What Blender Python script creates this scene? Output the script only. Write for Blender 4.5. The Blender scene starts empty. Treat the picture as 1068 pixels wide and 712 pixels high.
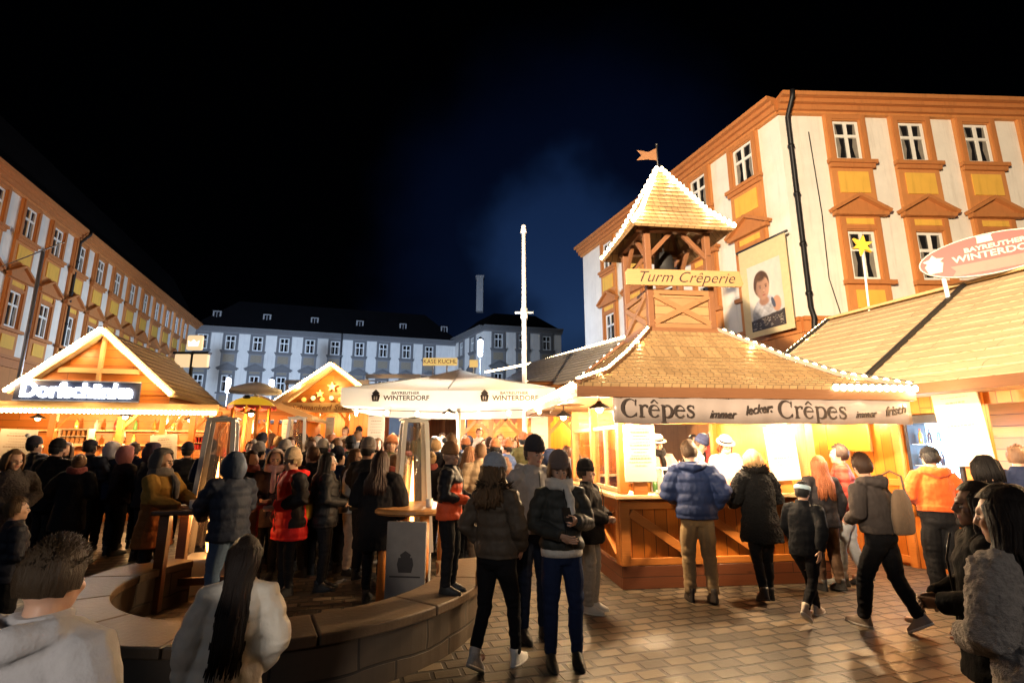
import bpy, bmesh, math, random
import numpy as np
from mathutils import Vector, Matrix, noise, Euler
random.seed(7)
V = Vector
R = math.radians
SC = bpy.context.scene
COL = SC.collection

# ---------------------------------------------------------------- camera
F, CX, CY, PITCH, CAMZ = 530.0, 534.0, 356.0, R(11.6), 1.75
cam = bpy.data.cameras.new('camera'); camo = bpy.data.objects.new('camera', cam); COL.objects.link(camo)
camo.location = (0, 0, CAMZ); camo.rotation_euler = (R(90) + PITCH, 0, 0)
cam.sensor_width = 36; cam.lens = 36 * F / 1068; cam.clip_start = .05; cam.clip_end = 2000
SC.camera = camo
# ---------------------------------------------------------------- night sky
W = bpy.data.worlds.new('World'); SC.world = W; W.use_nodes = True
wn, wl = W.node_tree.nodes, W.node_tree.links
SUN_EL, SUN_AZ = R(24), R(200)       # weak cool town light from behind the square
bg = wn['Background']
sky = wn.new('ShaderNodeTexSky'); sky.sky_type = 'NISHITA'; sky.sun_disc = False
sky.sun_elevation = SUN_EL; sky.sun_rotation = SUN_AZ
tc = wn.new('ShaderNodeTexCoord')
dp = wn.new('ShaderNodeVectorMath'); dp.operation = 'DOT_PRODUCT'
gd = V((.135, .9546, .34)).normalized(); dp.inputs[1].default_value = gd
wl.new(tc.outputs['Generated'], dp.inputs[0])
hz = wn.new('ShaderNodeTexNoise'); hz.inputs['Scale'].default_value = 3.2; hz.inputs['Detail'].default_value = 4; wl.new(tc.outputs['Generated'], hz.inputs['Vector'])
hm_ = wn.new('ShaderNodeMath'); hm_.operation = 'MULTIPLY_ADD'; wl.new(hz.outputs[0], hm_.inputs[0]); hm_.inputs[1].default_value = .09; hm_.inputs[2].default_value = -.045
ha = wn.new('ShaderNodeMath'); ha.operation = 'ADD'; wl.new(dp.outputs['Value'], ha.inputs[0]); wl.new(hm_.outputs[0], ha.inputs[1])
rp = wn.new('ShaderNodeValToRGB'); wl.new(ha.outputs[0], rp.inputs[0])
rp.color_ramp.interpolation = 'EASE'
e = rp.color_ramp.elements
e[0].position = .90; e[0].color = (.0012, .0014, .002, 1); e[1].position = 1.0; e[1].color = (.085, .15, .30, 1)
e2 = e.new(.972); e2.color = (.014, .024, .058, 1)
mx = wn.new('ShaderNodeMix'); mx.data_type = 'RGBA'; mx.blend_type = 'MULTIPLY'; mx.inputs[0].default_value = 1
wl.new(sky.outputs[0], mx.inputs[6]); wl.new(rp.outputs[0], mx.inputs[7]); wl.new(mx.outputs[2], bg.inputs[0])
bg.inputs[1].default_value = .05
sl = bpy.data.lights.new('sun', 'SUN'); sl.energy = .16; sl.angle = R(6); sl.color = (.72, .84, 1)
so = bpy.data.objects.new('sun', sl); COL.objects.link(so)
so.rotation_euler = (R(66), 0, R(-20))
SC.view_settings.view_transform = 'Standard'; SC.view_settings.look = 'None'
SC.view_settings.exposure = 0; SC.view_settings.gamma = 1
cy = SC.cycles
cy.use_denoising = True; cy.max_bounces = 5; cy.diffuse_bounces = 2; cy.glossy_bounces = 2
cy.transmission_bounces = 3; cy.transparent_max_bounces = 10; cy.sample_clamp_indirect = 3; cy.sample_clamp_direct = 0
cy.caustics_reflective = False; cy.caustics_refractive = False
WARM = (1, .56, .22); WARMW = (1, .69, .38)

def light(kind, loc, watts, col=WARM, r=.05, target=None, cone=None, blend=.6, name='lamp_light', size=None):
    l = bpy.data.lights.new(name, kind); l.energy = watts; l.color = col
    if kind in ('POINT', 'SPOT'): l.shadow_soft_size = r
    if kind == 'SPOT': l.spot_size = R(cone); l.spot_blend = blend
    if kind == 'AREA' and size: l.shape = 'RECTANGLE'; l.size, l.size_y = size
    o = bpy.data.objects.new(name, l); COL.objects.link(o); o.location = loc
    if target is not None:
        o.rotation_euler = (V(target) - V(loc)).to_track_quat('-Z', 'Y').to_euler()
    return o
# street floods out of frame, plus spots added to brighten roofs and people
light('SPOT', (-5.5, -6, 5.5), 62000, (1, .76, .50), .15, (13, 17, 10.5), 58, .6)
light('SPOT', (-3, -5, 7.5), 7600, (1, .68, .38), .2, (7.0, 9.6, 5.0), 30, .7)  # added spot that brightens the stall roofs
light('SPOT', (-10, 3, 6.5), 9500, (1, .52, .2), .15, (-25, 17, 12), 56, 1)
light('SPOT', (-.9, -3, 2.2), 560, (1, .88, .76), .25, (-1.3, 2.1, 1.12), 17, .6)
light('SPOT', (-.5, -5, 4.6), 620, (1, .84, .68), .3, (.35, 4.7, 1.45), 17, .8)  # added soft fill on the front group
light('SPOT', (3.5, -3, 4.5), 300, (1, .84, .68), .2, (2.3, 2.1, 1.0), 15, .8)

# ---------------------------------------------------------------- picture helpers
cp, sp_ = math.cos(PITCH), math.sin(PITCH)
def ray(px, py):
    u, v = (px - CX) / F, (CY - py) / F
    return V((u, cp - sp_ * v, sp_ + cp * v))
O = V((0, 0, CAMZ))
def at(px, py, Y):
    d = ray(px, py); return O + d * (Y / d.y)
def gp(px, py, z=0):
    d = ray(px, py); return O + d * ((z - CAMZ) / d.z)
def hit(px, py, p0, n):
    d = ray(px, py); n = V(n); return O + d * ((V(p0) - O).dot(n) / d.dot(n))
def xat(px, Y, z=1.2):
    return (px - CX) / F * (Y * cp + (z - CAMZ) * sp_)
def sm(t): t = max(0, min(1, t)); return t * t * (3 - 2 * t)
def rise(x, y):
    return .07 * max(0, min(10, y - 7.5)) * (1 - sm((x + .5) / 2))

# ---------------------------------------------------------------- materials
MC = {}
def nt(m): return m.node_tree.nodes, m.node_tree.links, m.node_tree.nodes['Principled BSDF']
def newmat(name):
    m = bpy.data.materials.new(name); m.use_nodes = True; return m
def math_node(n, l, op, a, b=None):
    x = n.new('ShaderNodeMath'); x.operation = op
    for i, s in enumerate((a, b)):
        if s is None: continue
        if isinstance(s, (int, float)): x.inputs[i].default_value = s
        else: l.new(s, x.inputs[i])
    return x.outputs[0]
def mixc(n, l, f, a, b, blend='MIX'):
    x = n.new('ShaderNodeMix'); x.data_type = 'RGBA'; x.blend_type = blend
    for i, s in ((0, f), (6, a), (7, b)):
        if isinstance(s, (int, float)): x.inputs[i].default_value = s
        elif isinstance(s, tuple): x.inputs[i].default_value = s if len(s) == 4 else s + (1,)
        else: l.new(s, x.inputs[i])
    return x.outputs[2]
def noise_n(n, l, vec, scale, detail=4, rough=.6):
    x = n.new('ShaderNodeTexNoise'); x.inputs['Scale'].default_value = scale; x.inputs['Detail'].default_value = detail
    x.inputs['Roughness'].default_value = rough
    if vec is not None: l.new(vec, x.inputs['Vector'])
    return x.outputs[0]
def ramp(n, l, f, a, b, c0=(0, 0, 0), c1=(1, 1, 1)):
    x = n.new('ShaderNodeValToRGB'); e = x.color_ramp.elements
    e[0].position, e[1].position = a, b; e[0].color = c0 + (1,); e[1].color = c1 + (1,); l.new(f, x.inputs[0]); return x.outputs[0]
def mapped(n, l, out, scale=(1, 1, 1), rot=(0, 0, 0)):
    x = n.new('ShaderNodeMapping'); x.inputs['Scale'].default_value = scale; x.inputs['Rotation'].default_value = rot
    l.new(out, x.inputs['Vector']); return x.outputs[0]
def bumpn(n, l, h, strength, dist, prev=None):
    x = n.new('ShaderNodeBump'); x.inputs['Strength'].default_value = strength; x.inputs['Distance'].default_value = dist
    l.new(h, x.inputs['Height'])
    if prev is not None: l.new(prev, x.inputs['Normal'])
    return x.outputs[0]
def sc3(c, k): return tuple(min(1, x * k) for x in c)

def plain(name, col, rough=.6, metal=0, var=.25, scale=6, bump=.15, bscale=60, coord='UV'):
    k = ('plain', name)
    if k in MC: return MC[k]
    m = newmat(name); n, l, b = nt(m)
    t = n.new('ShaderNodeTexCoord').outputs[coord]
    f = noise_n(n, l, t, scale)
    c = mixc(n, l, f, sc3(col, 1 - var) , sc3(col, 1 + var))
    l.new(c, b.inputs['Base Color']); b.inputs['Roughness'].default_value = rough; b.inputs['Metallic'].default_value = metal
    f2 = noise_n(n, l, t, bscale)
    l.new(bumpn(n, l, f2, bump, .01), b.inputs['Normal'])
    MC[k] = m; return m
def plaster(name, col, rough=.85, streak=.4, bump=.3):
    k = ('plaster', name)
    if k in MC: return MC[k]
    m = newmat(name); n, l, b = nt(m); t = n.new('ShaderNodeTexCoord').outputs['UV']
    f = noise_n(n, l, t, 1.1, 5, .65); s = noise_n(n, l, mapped(n, l, t, (3.2, .22, 1)), 1.5, 5, .7); g = noise_n(n, l, t, 26, 4)
    c = mixc(n, l, f, sc3(col, .80), sc3(col, 1.12))
    c = mixc(n, l, math_node(n, l, 'MULTIPLY', ramp(n, l, s, .52, .74), streak), c, (col[0] * .42, col[1] * .40, col[2] * .38))
    c = mixc(n, l, math_node(n, l, 'MULTIPLY', ramp(n, l, f, .62, .70), .22), c, sc3(col, .55))
    l.new(c, b.inputs['Base Color']); b.inputs['Roughness'].default_value = rough
    l.new(bumpn(n, l, g, bump, .012, bumpn(n, l, f, .4, .05)), b.inputs['Normal']); MC[k] = m; return m
def wood(name, col, plank=0, vert=False, rough=.5, bump=.35):
    k = ('wood', name)
    if k in MC: return MC[k]
    m = newmat(name); n, l, b = nt(m)
    t = n.new('ShaderNodeTexCoord').outputs['UV']
    rot = (0, 0, R(90)) if vert else (0, 0, 0)
    t = mapped(n, l, t, rot=rot)
    g = noise_n(n, l, mapped(n, l, t, (2.2, 38, 1)), 1.6, 6, .65)
    big = noise_n(n, l, t, 1.7, 3)
    kn = n.new('ShaderNodeTexVoronoi'); kn.inputs['Scale'].default_value = 3.1; l.new(mapped(n, l, t, (.55, 1.6, 1)), kn.inputs['Vector'])
    knot = ramp(n, l, kn.outputs['Distance'], .03, .10)
    c = mixc(n, l, g, sc3(col, .62), sc3(col, 1.22))
    c = mixc(n, l, math_node(n, l, 'MULTIPLY', big, .55), c, sc3(col, .55))
    c = mixc(n, l, knot, sc3(col, .35), c)
    h = g
    if plank:
        br = n.new('ShaderNodeTexBrick'); l.new(t, br.inputs['Vector'])
        br.inputs['Scale'].default_value = 1; br.inputs['Brick Width'].default_value = 2.3; br.inputs['Row Height'].default_value = plank
        br.inputs['Mortar Size'].default_value = .005; br.inputs['Mortar Smooth'].default_value = .2
        br.inputs['Color1'].default_value = (.72, .72, .72, 1); br.inputs['Color2'].default_value = (1.1, 1.1, 1.1, 1); br.inputs['Mortar'].default_value = (.16, .14, .12, 1)
        c = mixc(n, l, 1.0, c, br.outputs['Color'], 'MULTIPLY')
        inv = math_node(n, l, 'SUBTRACT', 1.0, br.outputs['Fac'])
        h = math_node(n, l, 'ADD', math_node(n, l, 'MULTIPLY', g, .25), inv)
    l.new(c, b.inputs['Base Color']); b.inputs['Roughness'].default_value = rough
    l.new(bumpn(n, l, h, bump, .012), b.inputs['Normal'])
    MC[k] = m; return m
def bricks(name, c1, c2, mortar, w, h, ms=.008, rough=.75, bump=.5, rot=0, off=.5, coord='UV', stain=.35, dist=.012):
    k = ('brick', name)
    if k in MC: return MC[k]
    m = newmat(name); n, l, b = nt(m)
    t0 = n.new('ShaderNodeTexCoord').outputs[coord]
    t = mapped(n, l, t0, rot=(0, 0, R(rot)))
    wob = n.new('ShaderNodeTexNoise'); wob.inputs['Scale'].default_value = 2.2; l.new(t, wob.inputs['Vector'])
    wv = n.new('ShaderNodeVectorMath'); wv.operation = 'MULTIPLY_ADD'; l.new(wob.outputs['Color'], wv.inputs[0]); wv.inputs[1].default_value = (w * .12,) * 3
    l.new(t, wv.inputs[2]); t = wv.outputs[0]
    br = n.new('ShaderNodeTexBrick'); l.new(t, br.inputs['Vector']); br.offset = off
    br.inputs['Scale'].default_value = 1; br.inputs['Brick Width'].default_value = w; br.inputs['Row Height'].default_value = h
    br.inputs['Mortar Size'].default_value = ms; br.inputs['Mortar Smooth'].default_value = .35; br.inputs['Bias'].default_value = 0
    br.inputs['Color1'].default_value = c1 + (1,); br.inputs['Color2'].default_value = c2 + (1,); br.inputs['Mortar'].default_value = mortar + (1,)
    f = noise_n(n, l, t, 5, 6, .7); f2 = noise_n(n, l, t0, .7, 4)
    c = mixc(n, l, math_node(n, l, 'MULTIPLY', f, stain), br.outputs['Color'], sc3(c1, .3))
    c = mixc(n, l, math_node(n, l, 'MULTIPLY', f2, stain), c, sc3(c2, .45))
    l.new(c, b.inputs['Base Color'])
    rr = n.new('ShaderNodeMapRange'); l.new(f2, rr.inputs[0]); rr.inputs[3].default_value = rough - .2; rr.inputs[4].default_value = rough + .12
    l.new(rr.outputs[0], b.inputs['Roughness'])
    hh = math_node(n, l, 'ADD', math_node(n, l, 'MULTIPLY', f, .3), math_node(n, l, 'SUBTRACT', 1.0, br.outputs['Fac']))
    l.new(bumpn(n, l, hh, bump, dist), b.inputs['Normal'])
    MC[k] = m; return m
def cloth(col, kind='wool', rough=.85):
    k = ('cloth', tuple(round(x, 3) for x in col), kind)
    if k in MC: return MC[k]
    m = newmat(kind + '_cloth'); n, l, b = nt(m)
    t = n.new('ShaderNodeTexCoord').outputs['Object']
    s, bs, bd = {'wool': (26, .5, .006), 'puffer': (9, .35, .012), 'denim': (40, .3, .003), 'fur': (55, 1, .02), 'knit': (34, .8, .006),
                 'leather': (12, .3, .006), 'skin': (30, .12, .002), 'hair': (8, .8, .01), 'quilt': (20, .4, .01)}[kind]
    tv = mapped(n, l, t, (14, 14, 1.5)) if kind == 'hair' else t
    f = noise_n(n, l, tv, s, 5, .65); g = noise_n(n, l, t, 3.5, 3)
    v = {'fur': .55, 'hair': .5, 'knit': .3, 'skin': .1}.get(kind, .2)
    c = mixc(n, l, f, sc3(col, 1 - v), sc3(col, 1 + v))
    c = mixc(n, l, math_node(n, l, 'MULTIPLY', g, .35), c, sc3(col, .6 if kind != 'skin' else .85))
    l.new(c, b.inputs['Base Color'])
    b.inputs['Roughness'].default_value = {'puffer': .6, 'leather': .5, 'skin': .5, 'hair': .5}.get(kind, rough)
    b.inputs['Specular IOR Level'].default_value = {'puffer': .2, 'leather': .3, 'skin': .35, 'hair': .18}.get(kind, .08)
    if kind in ('wool', 'fur', 'knit') and max(col) > .1: b.inputs['Sheen Weight'].default_value = .12
    if kind == 'skin':
        b.inputs['Subsurface Weight'].default_value = .12; b.inputs['Subsurface Radius'].default_value = (.02, .008, .004)
    fn = noise_n(n, l, mapped(n, l, t, (1, 1, .55)), 11, 4, .55)
    nb = bumpn(n, l, fn, .55 if kind not in ('skin', 'hair') else .05, .03)
    l.new(bumpn(n, l, f, bs, bd, nb), b.inputs['Normal'])
    MC[k] = m; return m
def emit(name, col, s, sample=True):
    k = ('emit', name)
    if k in MC: return MC[k]
    m = newmat(name); n, l, b = nt(m)
    b.inputs['Base Color'].default_value = sc3(col, .6) + (1,); b.inputs['Emission Color'].default_value = col + (1,); b.inputs['Emission Strength'].default_value = s
    b.inputs['Roughness'].default_value = .4
    if not sample: m.cycles.emission_sampling = 'NONE'
    MC[k] = m; return m
def glass(name, tint=(1, 1, 1), gloss=.12, rough=.03):
    k = ('glass', name)
    if k in MC: return MC[k]
    m = newmat(name); n, l, b = nt(m)
    tr = n.new('ShaderNodeBsdfTransparent'); tr.inputs[0].default_value = tint + (1,)
    gl = n.new('ShaderNodeBsdfGlossy'); gl.inputs['Roughness'].default_value = rough
    lw = n.new('ShaderNodeLayerWeight'); lw.inputs[0].default_value = .25
    f = math_node(n, l, 'ADD', math_node(n, l, 'MULTIPLY', lw.outputs['Facing'], .5), gloss)
    x = n.new('ShaderNodeMixShader'); l.new(f, x.inputs[0]); l.new(tr.outputs[0], x.inputs[1]); l.new(gl.outputs[0], x.inputs[2])
    l.new(x.outputs[0], n['Material Output'].inputs[0])
    MC[k] = m; return m

# ---------------------------------------------------------------- meshes
class MB:
    def __init__(s, M=None): s.v, s.f, s.mi, s.sm = [], [], [], []; s.M = M or Matrix(); s.cm = 0
    def add(s, vs, fs, smooth=False):
        o = len(s.v); M = s.M
        s.v += [M @ V(p) for p in vs]
        for f in fs: s.f.append(tuple(i + o for i in f)); s.mi.append(s.cm); s.sm.append(smooth)
        return s
    def box(s, c, d, rz=0, m=None):
        x, y, z = (k / 2 for k in d)
        vs = [V((a, b, e)) for a in (-x, x) for b in (-y, y) for e in (-z, z)]
        T = Matrix.Translation(V(c)) @ (m if m is not None else Matrix.Rotation(rz, 4, 'Z'))
        return s.add([T @ p for p in vs], [(0, 1, 3, 2), (4, 6, 7, 5), (0, 4, 5, 1), (2, 3, 7, 6), (0, 2, 6, 4), (1, 5, 7, 3)])
    def span(s, a, b):          # box between two corners
        a, b = V(a), V(b); return s.box((a + b) / 2, [abs(q) for q in (b - a)])
    def bar(s, p, q, w, h=None):
        p, q = V(p), V(q); h = w if h is None else h; d = (q - p).normalized()
        up = V((0, 0, 1)) if abs(d.z) < .95 else V((0, 1, 0))
        a = d.cross(up).normalized() * w / 2; b = a.cross(d).normalized() * h / 2
        vs = [p - a - b, p + a - b, p + a + b, p - a + b, q - a - b, q + a - b, q + a + b, q - a + b]
        return s.add(vs, [(3, 2, 1, 0), (4, 5, 6, 7), (0, 1, 5, 4), (1, 2, 6, 5), (2, 3, 7, 6), (3, 0, 4, 7)])
    def tube(s, pts, rads, n=8, smooth=True, round_ends=False):
        pts = [V(p) for p in pts]
        rads = [rads] * len(pts) if isinstance(rads, (int, float)) else list(rads)
        if round_ends:
            d0 = (pts[0] - pts[1]).normalized(); d1 = (pts[-1] - pts[-2]).normalized(); r0, r1 = rads[0], rads[-1]
            pts = [pts[0] + d0 * r0 * .9, pts[0] + d0 * r0 * .6] + pts + [pts[-1] + d1 * r1 * .6, pts[-1] + d1 * r1 * .9]
            rads = [r0 * .35, r0 * .8] + rads + [r1 * .8, r1 * .35]
        d = (pts[1] - pts[0]).normalized()
        a = d.cross(V((0, 0, 1)) if abs(d.z) < .9 else V((0, 1, 0))).normalized()
        vs, fs = [], []
        for i, p in enumerate(pts):
            d = (pts[min(i + 1, len(pts) - 1)] - pts[max(i - 1, 0)])
            d = d.normalized() if d.length > 1e-9 else V((0, 0, 1))
            a = (a - d * a.dot(d)); a = a.normalized() if a.length > 1e-6 else d.orthogonal().normalized()
            b = d.cross(a)
            for k in range(n):
                t = 2 * math.pi * k / n; vs.append(p + (a * math.cos(t) + b * math.sin(t)) * rads[i])
        for i in range(len(pts) - 1):
            for k in range(n):
                k2 = (k + 1) % n; fs.append((i * n + k, i * n + k2, (i + 1) * n + k2, (i + 1) * n + k))
        fs.append(tuple(range(n))[::-1]); e = (len(pts) - 1) * n; fs.append(tuple(range(e, e + n)))
        return s.add(vs, fs, smooth)
    def loft(s, rings, n=20, smooth=True, T=None):  # rings: (z, rx, ry, y)
        vs, fs = [], []
        for (z, rx, ry, yo) in rings:
            for k in range(n):
                t = 2 * math.pi * k / n; p = V((math.cos(t) * rx, math.sin(t) * ry + yo, z)); vs.append(T(p) if T else p)
        for i in range(len(rings) - 1):
            for k in range(n):
                k2 = (k + 1) % n; fs.append((i * n + k, i * n + k2, (i + 1) * n + k2, (i + 1) * n + k))
        fs.append(tuple(range(n))[::-1]); e = (len(rings) - 1) * n; fs.append(tuple(range(e, e + n)))
        return s.add(vs, fs, smooth)
    def lathe(s, prof, n=24, c=(0, 0, 0), smooth=True):
        return s.loft([(z + c[2], r, r, 0) for r, z in prof], n, smooth, T=lambda p: p + V((c[0], c[1], 0)))
    def ell(s, c, r, n=12, m=8, smooth=True, T=None):
        r = (r, r, r) if isinstance(r, (int, float)) else r; c = V(c)
        vs, fs = [c + V((0, 0, -r[2]))], []
        for i in range(1, m):
            ph = math.pi * i / m - math.pi / 2
            for k in range(n):
                t = 2 * math.pi * k / n; vs.append(c + V((math.cos(t) * math.cos(ph) * r[0], math.sin(t) * math.cos(ph) * r[1], math.sin(ph) * r[2])))
        vs.append(c + V((0, 0, r[2])))
        for k in range(n): fs.append((0, 1 + (k + 1) % n, 1 + k))
        for i in range(m - 2):
            for k in range(n):
                a = 1 + i * n; k2 = (k + 1) % n; fs.append((a + k, a + k2, a + n + k2, a + n + k))
        e = 1 + (m - 2) * n
        for k in range(n): fs.append((e + k, e + (k + 1) % n, len(vs) - 1))
        if T: vs = [T(p) for p in vs]
        return s.add(vs, fs, smooth)
    def prism(s, poly, y0, y1):  # polygon in x,z, between two y
        n = len(poly); vs = [V((x, y0, z)) for x, z in poly] + [V((x, y1, z)) for x, z in poly]
        return s.add(vs, [tuple(range(n)), tuple(range(2 * n - 1, n - 1, -1))] + [(i, i + n, (i + 1) % n + n, (i + 1) % n) for i in range(n)])
    def quad(s, *p): return s.add(p, [tuple(range(len(p)))])
    def slope(s, a, b, c, d, rows, lift=.02, th=.05):
        # shingled roof slope: a-b bottom edge, d-c top edge
        a, b, c, d = V(a), V(b), V(c), V(d); nrm = (b - a).cross(d - a).normalized()
        for i in range(rows):
            t0, t1 = i / rows, (i + 1.15) / rows; t1 = min(t1, 1)
            p, q = a.lerp(d, t0) + nrm * lift, b.lerp(c, t0) + nrm * lift
            r_, u = b.lerp(c, t1) + nrm * .002, a.lerp(d, t1) + nrm * .002
            s.add([p, q, r_, u, p - nrm * lift, q - nrm * lift], [(0, 1, 2, 3), (4, 5, 1, 0)])
        s.add([a, b, c, d, a - nrm * th, b - nrm * th, c - nrm * th, d - nrm * th], [(7, 6, 5, 4), (0, 4, 5, 1), (1, 5, 6, 2), (2, 6, 7, 3), (3, 7, 4, 0)])
        return s
    def mesh(s, name):
        me = bpy.data.meshes.new(name); me.from_pydata([tuple(p) for p in s.v], [], s.f)
        me.polygons.foreach_set('material_index', s.mi); me.polygons.foreach_set('use_smooth', s.sm)
        uv = me.uv_layers.new(name='uv').data; co = me.vertices
        for p in me.polygons:
            nn = p.normal
            if abs(nn.z) > .92: u, w = V((1, 0, 0)), V((0, 1, 0))
            else: u = V((-nn.y, nn.x, 0)).normalized(); w = nn.cross(u)
            for li in p.loop_indices:
                q = co[me.loops[li].vertex_index].co; uv[li].uv = (q.dot(u), q.dot(w))
        me.update(); return me
    def build(s, name, mats, parent=None, bevel=0):
        return link(s.mesh(name), name, mats, parent, bevel)
def link(me, name, mats, parent=None, bevel=0):
    mats = mats if isinstance(mats, (list, tuple)) else [mats]
    if not me.materials:
        for m in mats: me.materials.append(m)
    o = bpy.data.objects.new(name, me); COL.objects.link(o)
    if parent is not None: o.parent = parent
    if bevel:
        b = o.modifiers.new('bevel', 'BEVEL'); b.width = bevel; b.segments = 2; b.limit_method = 'ANGLE'; b.angle_limit = R(40)
    return o
def tag(o, label=None, cat=None, group=None, kind=None):
    if label: o['label'] = label
    if cat: o['category'] = cat
    if group: o['group'] = group
    if kind: o['kind'] = kind
    return o
def thing(name, label, cat, loc=(0, 0, 0), rz=0, group=None):
    o = bpy.data.objects.new(name, None); COL.objects.link(o); o.location = loc; o.rotation_euler = (0, 0, rz)
    o.empty_display_size = .2
    return tag(o, label, cat, group)
def kids(o): return [c for c in CH.get(o.name, [])]
CH = {}
def copy_obj(o, parent=None, loc=None):
    c = o.copy(); COL.objects.link(c)
    if parent is not None: c.parent = parent
    if loc is not None: c.location = loc
    return c
def copy_tree(o, loc, rz, label, group=None, recol=None, scale=1):
    r = o.copy(); COL.objects.link(r); r.location = loc; r.rotation_euler = (0, 0, rz); r['label'] = label; r.scale = (scale,) * 3
    if group: r['group'] = group
    def go(a, b):
        for ch in list(a.children):
            c = ch.copy(); COL.objects.link(c); c.parent = b
            if recol and c.name.split('.')[0] in recol:
                for sl_ in c.material_slots[:1]: sl_.link = 'OBJECT'; sl_.material = recol[c.name.split('.')[0]]
            go(ch, c)
    go(o, r); return r
TMP = bpy.data.scenes.new('tmp_scene')
def evaluated(data, mods=()):
    o = bpy.data.objects.new('tmp', data); TMP.collection.objects.link(o)
    for kind, kw in mods:
        m = o.modifiers.new(kind, kind)
        for k, v in kw.items(): setattr(m, k, v)
    vl = TMP.view_layers[0]; vl.update(); dg = vl.depsgraph
    me = bpy.data.meshes.new_from_object(o.evaluated_get(dg), preserve_all_data_layers=False, depsgraph=dg)
    bpy.data.objects.remove(o); return me
def text(body, size, T, mat, parent, name='lettering', shear=0, bold=0, extrude=.004, width=1, align='CENTER', spacing=1):
    c = bpy.data.curves.new(name, 'FONT'); c.body = body; c.size = size; c.shear = shear; c.offset = bold; c.extrude = extrude
    c.align_x = align; c.align_y = 'CENTER'; c.resolution_u = 4; c.space_character = spacing
    me = evaluated(c); bpy.data.curves.remove(c)
    me.transform(T @ Matrix.Rotation(R(90), 4, 'X') @ Matrix.Diagonal((width, 1, 1, 1)))
    me.materials.clear()
    return link(me, name, mat, parent)
# ---------------------------------------------------------------- ground
PAVE = bricks('granite_pavers', (.205, .15, .095), (.04, .03, .021), (.005, .004, .004), .235, .16, ms=.021, rough=.50, bump=1.0, rot=-17, stain=.6, dist=.025)
def ground():
    xs = [-150, -80, -50] + [x * .5 for x in range(-64, 45)] + [30, 50, 80, 150]
    ys = [-60, -30, -12, -4] + [y * .5 for y in range(0, 45)] + [25, 30, 40, 60, 90, 150]
    m = MB(); nx = len(xs)
    vs = [V((x, y, rise(x, y))) for y in ys for x in xs]
    fs = [(j * nx + i, j * nx + i + 1, (j + 1) * nx + i + 1, (j + 1) * nx + i) for j in range(len(ys) - 1) for i in range(nx - 1)]
    m.add(vs, fs, True)
    tag(m.build('plaza_ground', PAVE), kind='structure')
ground()

# ---------------------------------------------------------------- palace wings round the square
PLASTER = plaster('pale_plaster', (.78, .74, .66), .85, .32)
OCHRE = plaster('orange_ochre_render', (.55, .225, .065), .8, .5)
OCHRE2 = plaster('ochre_moulding', (.47, .18, .052), .75, .45)
YELLOW = plaster('yellow_panel_render', (.76, .44, .07), .8, .4)
WHITEP = plain('white_window_paint', (.78, .77, .72), .45, var=.08)
PANE = newmat('window_glass'); _n, _l, _b = nt(PANE)
_b.inputs['Base Color'].default_value = (.012, .012, .014, 1); _b.inputs['Roughness'].default_value = .06
CURT = plain('curtain_behind_glass', (.20, .18, .15), .9, var=.4, scale=3)
SLATE = bricks('slate_roof', (.006, .006, .007), (.004, .004, .005), (.002, .002, .002), .3, .2, .01, rough=.9, bump=.4)
nt(SLATE)[2].inputs['Specular IOR Level'].default_value = .05
LEADM = plain('dark_zinc', (.03, .03, .032), .45, metal=.7)
PALEM = plain('pale_dormer_paint', (.26, .25, .24), .7)

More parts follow.
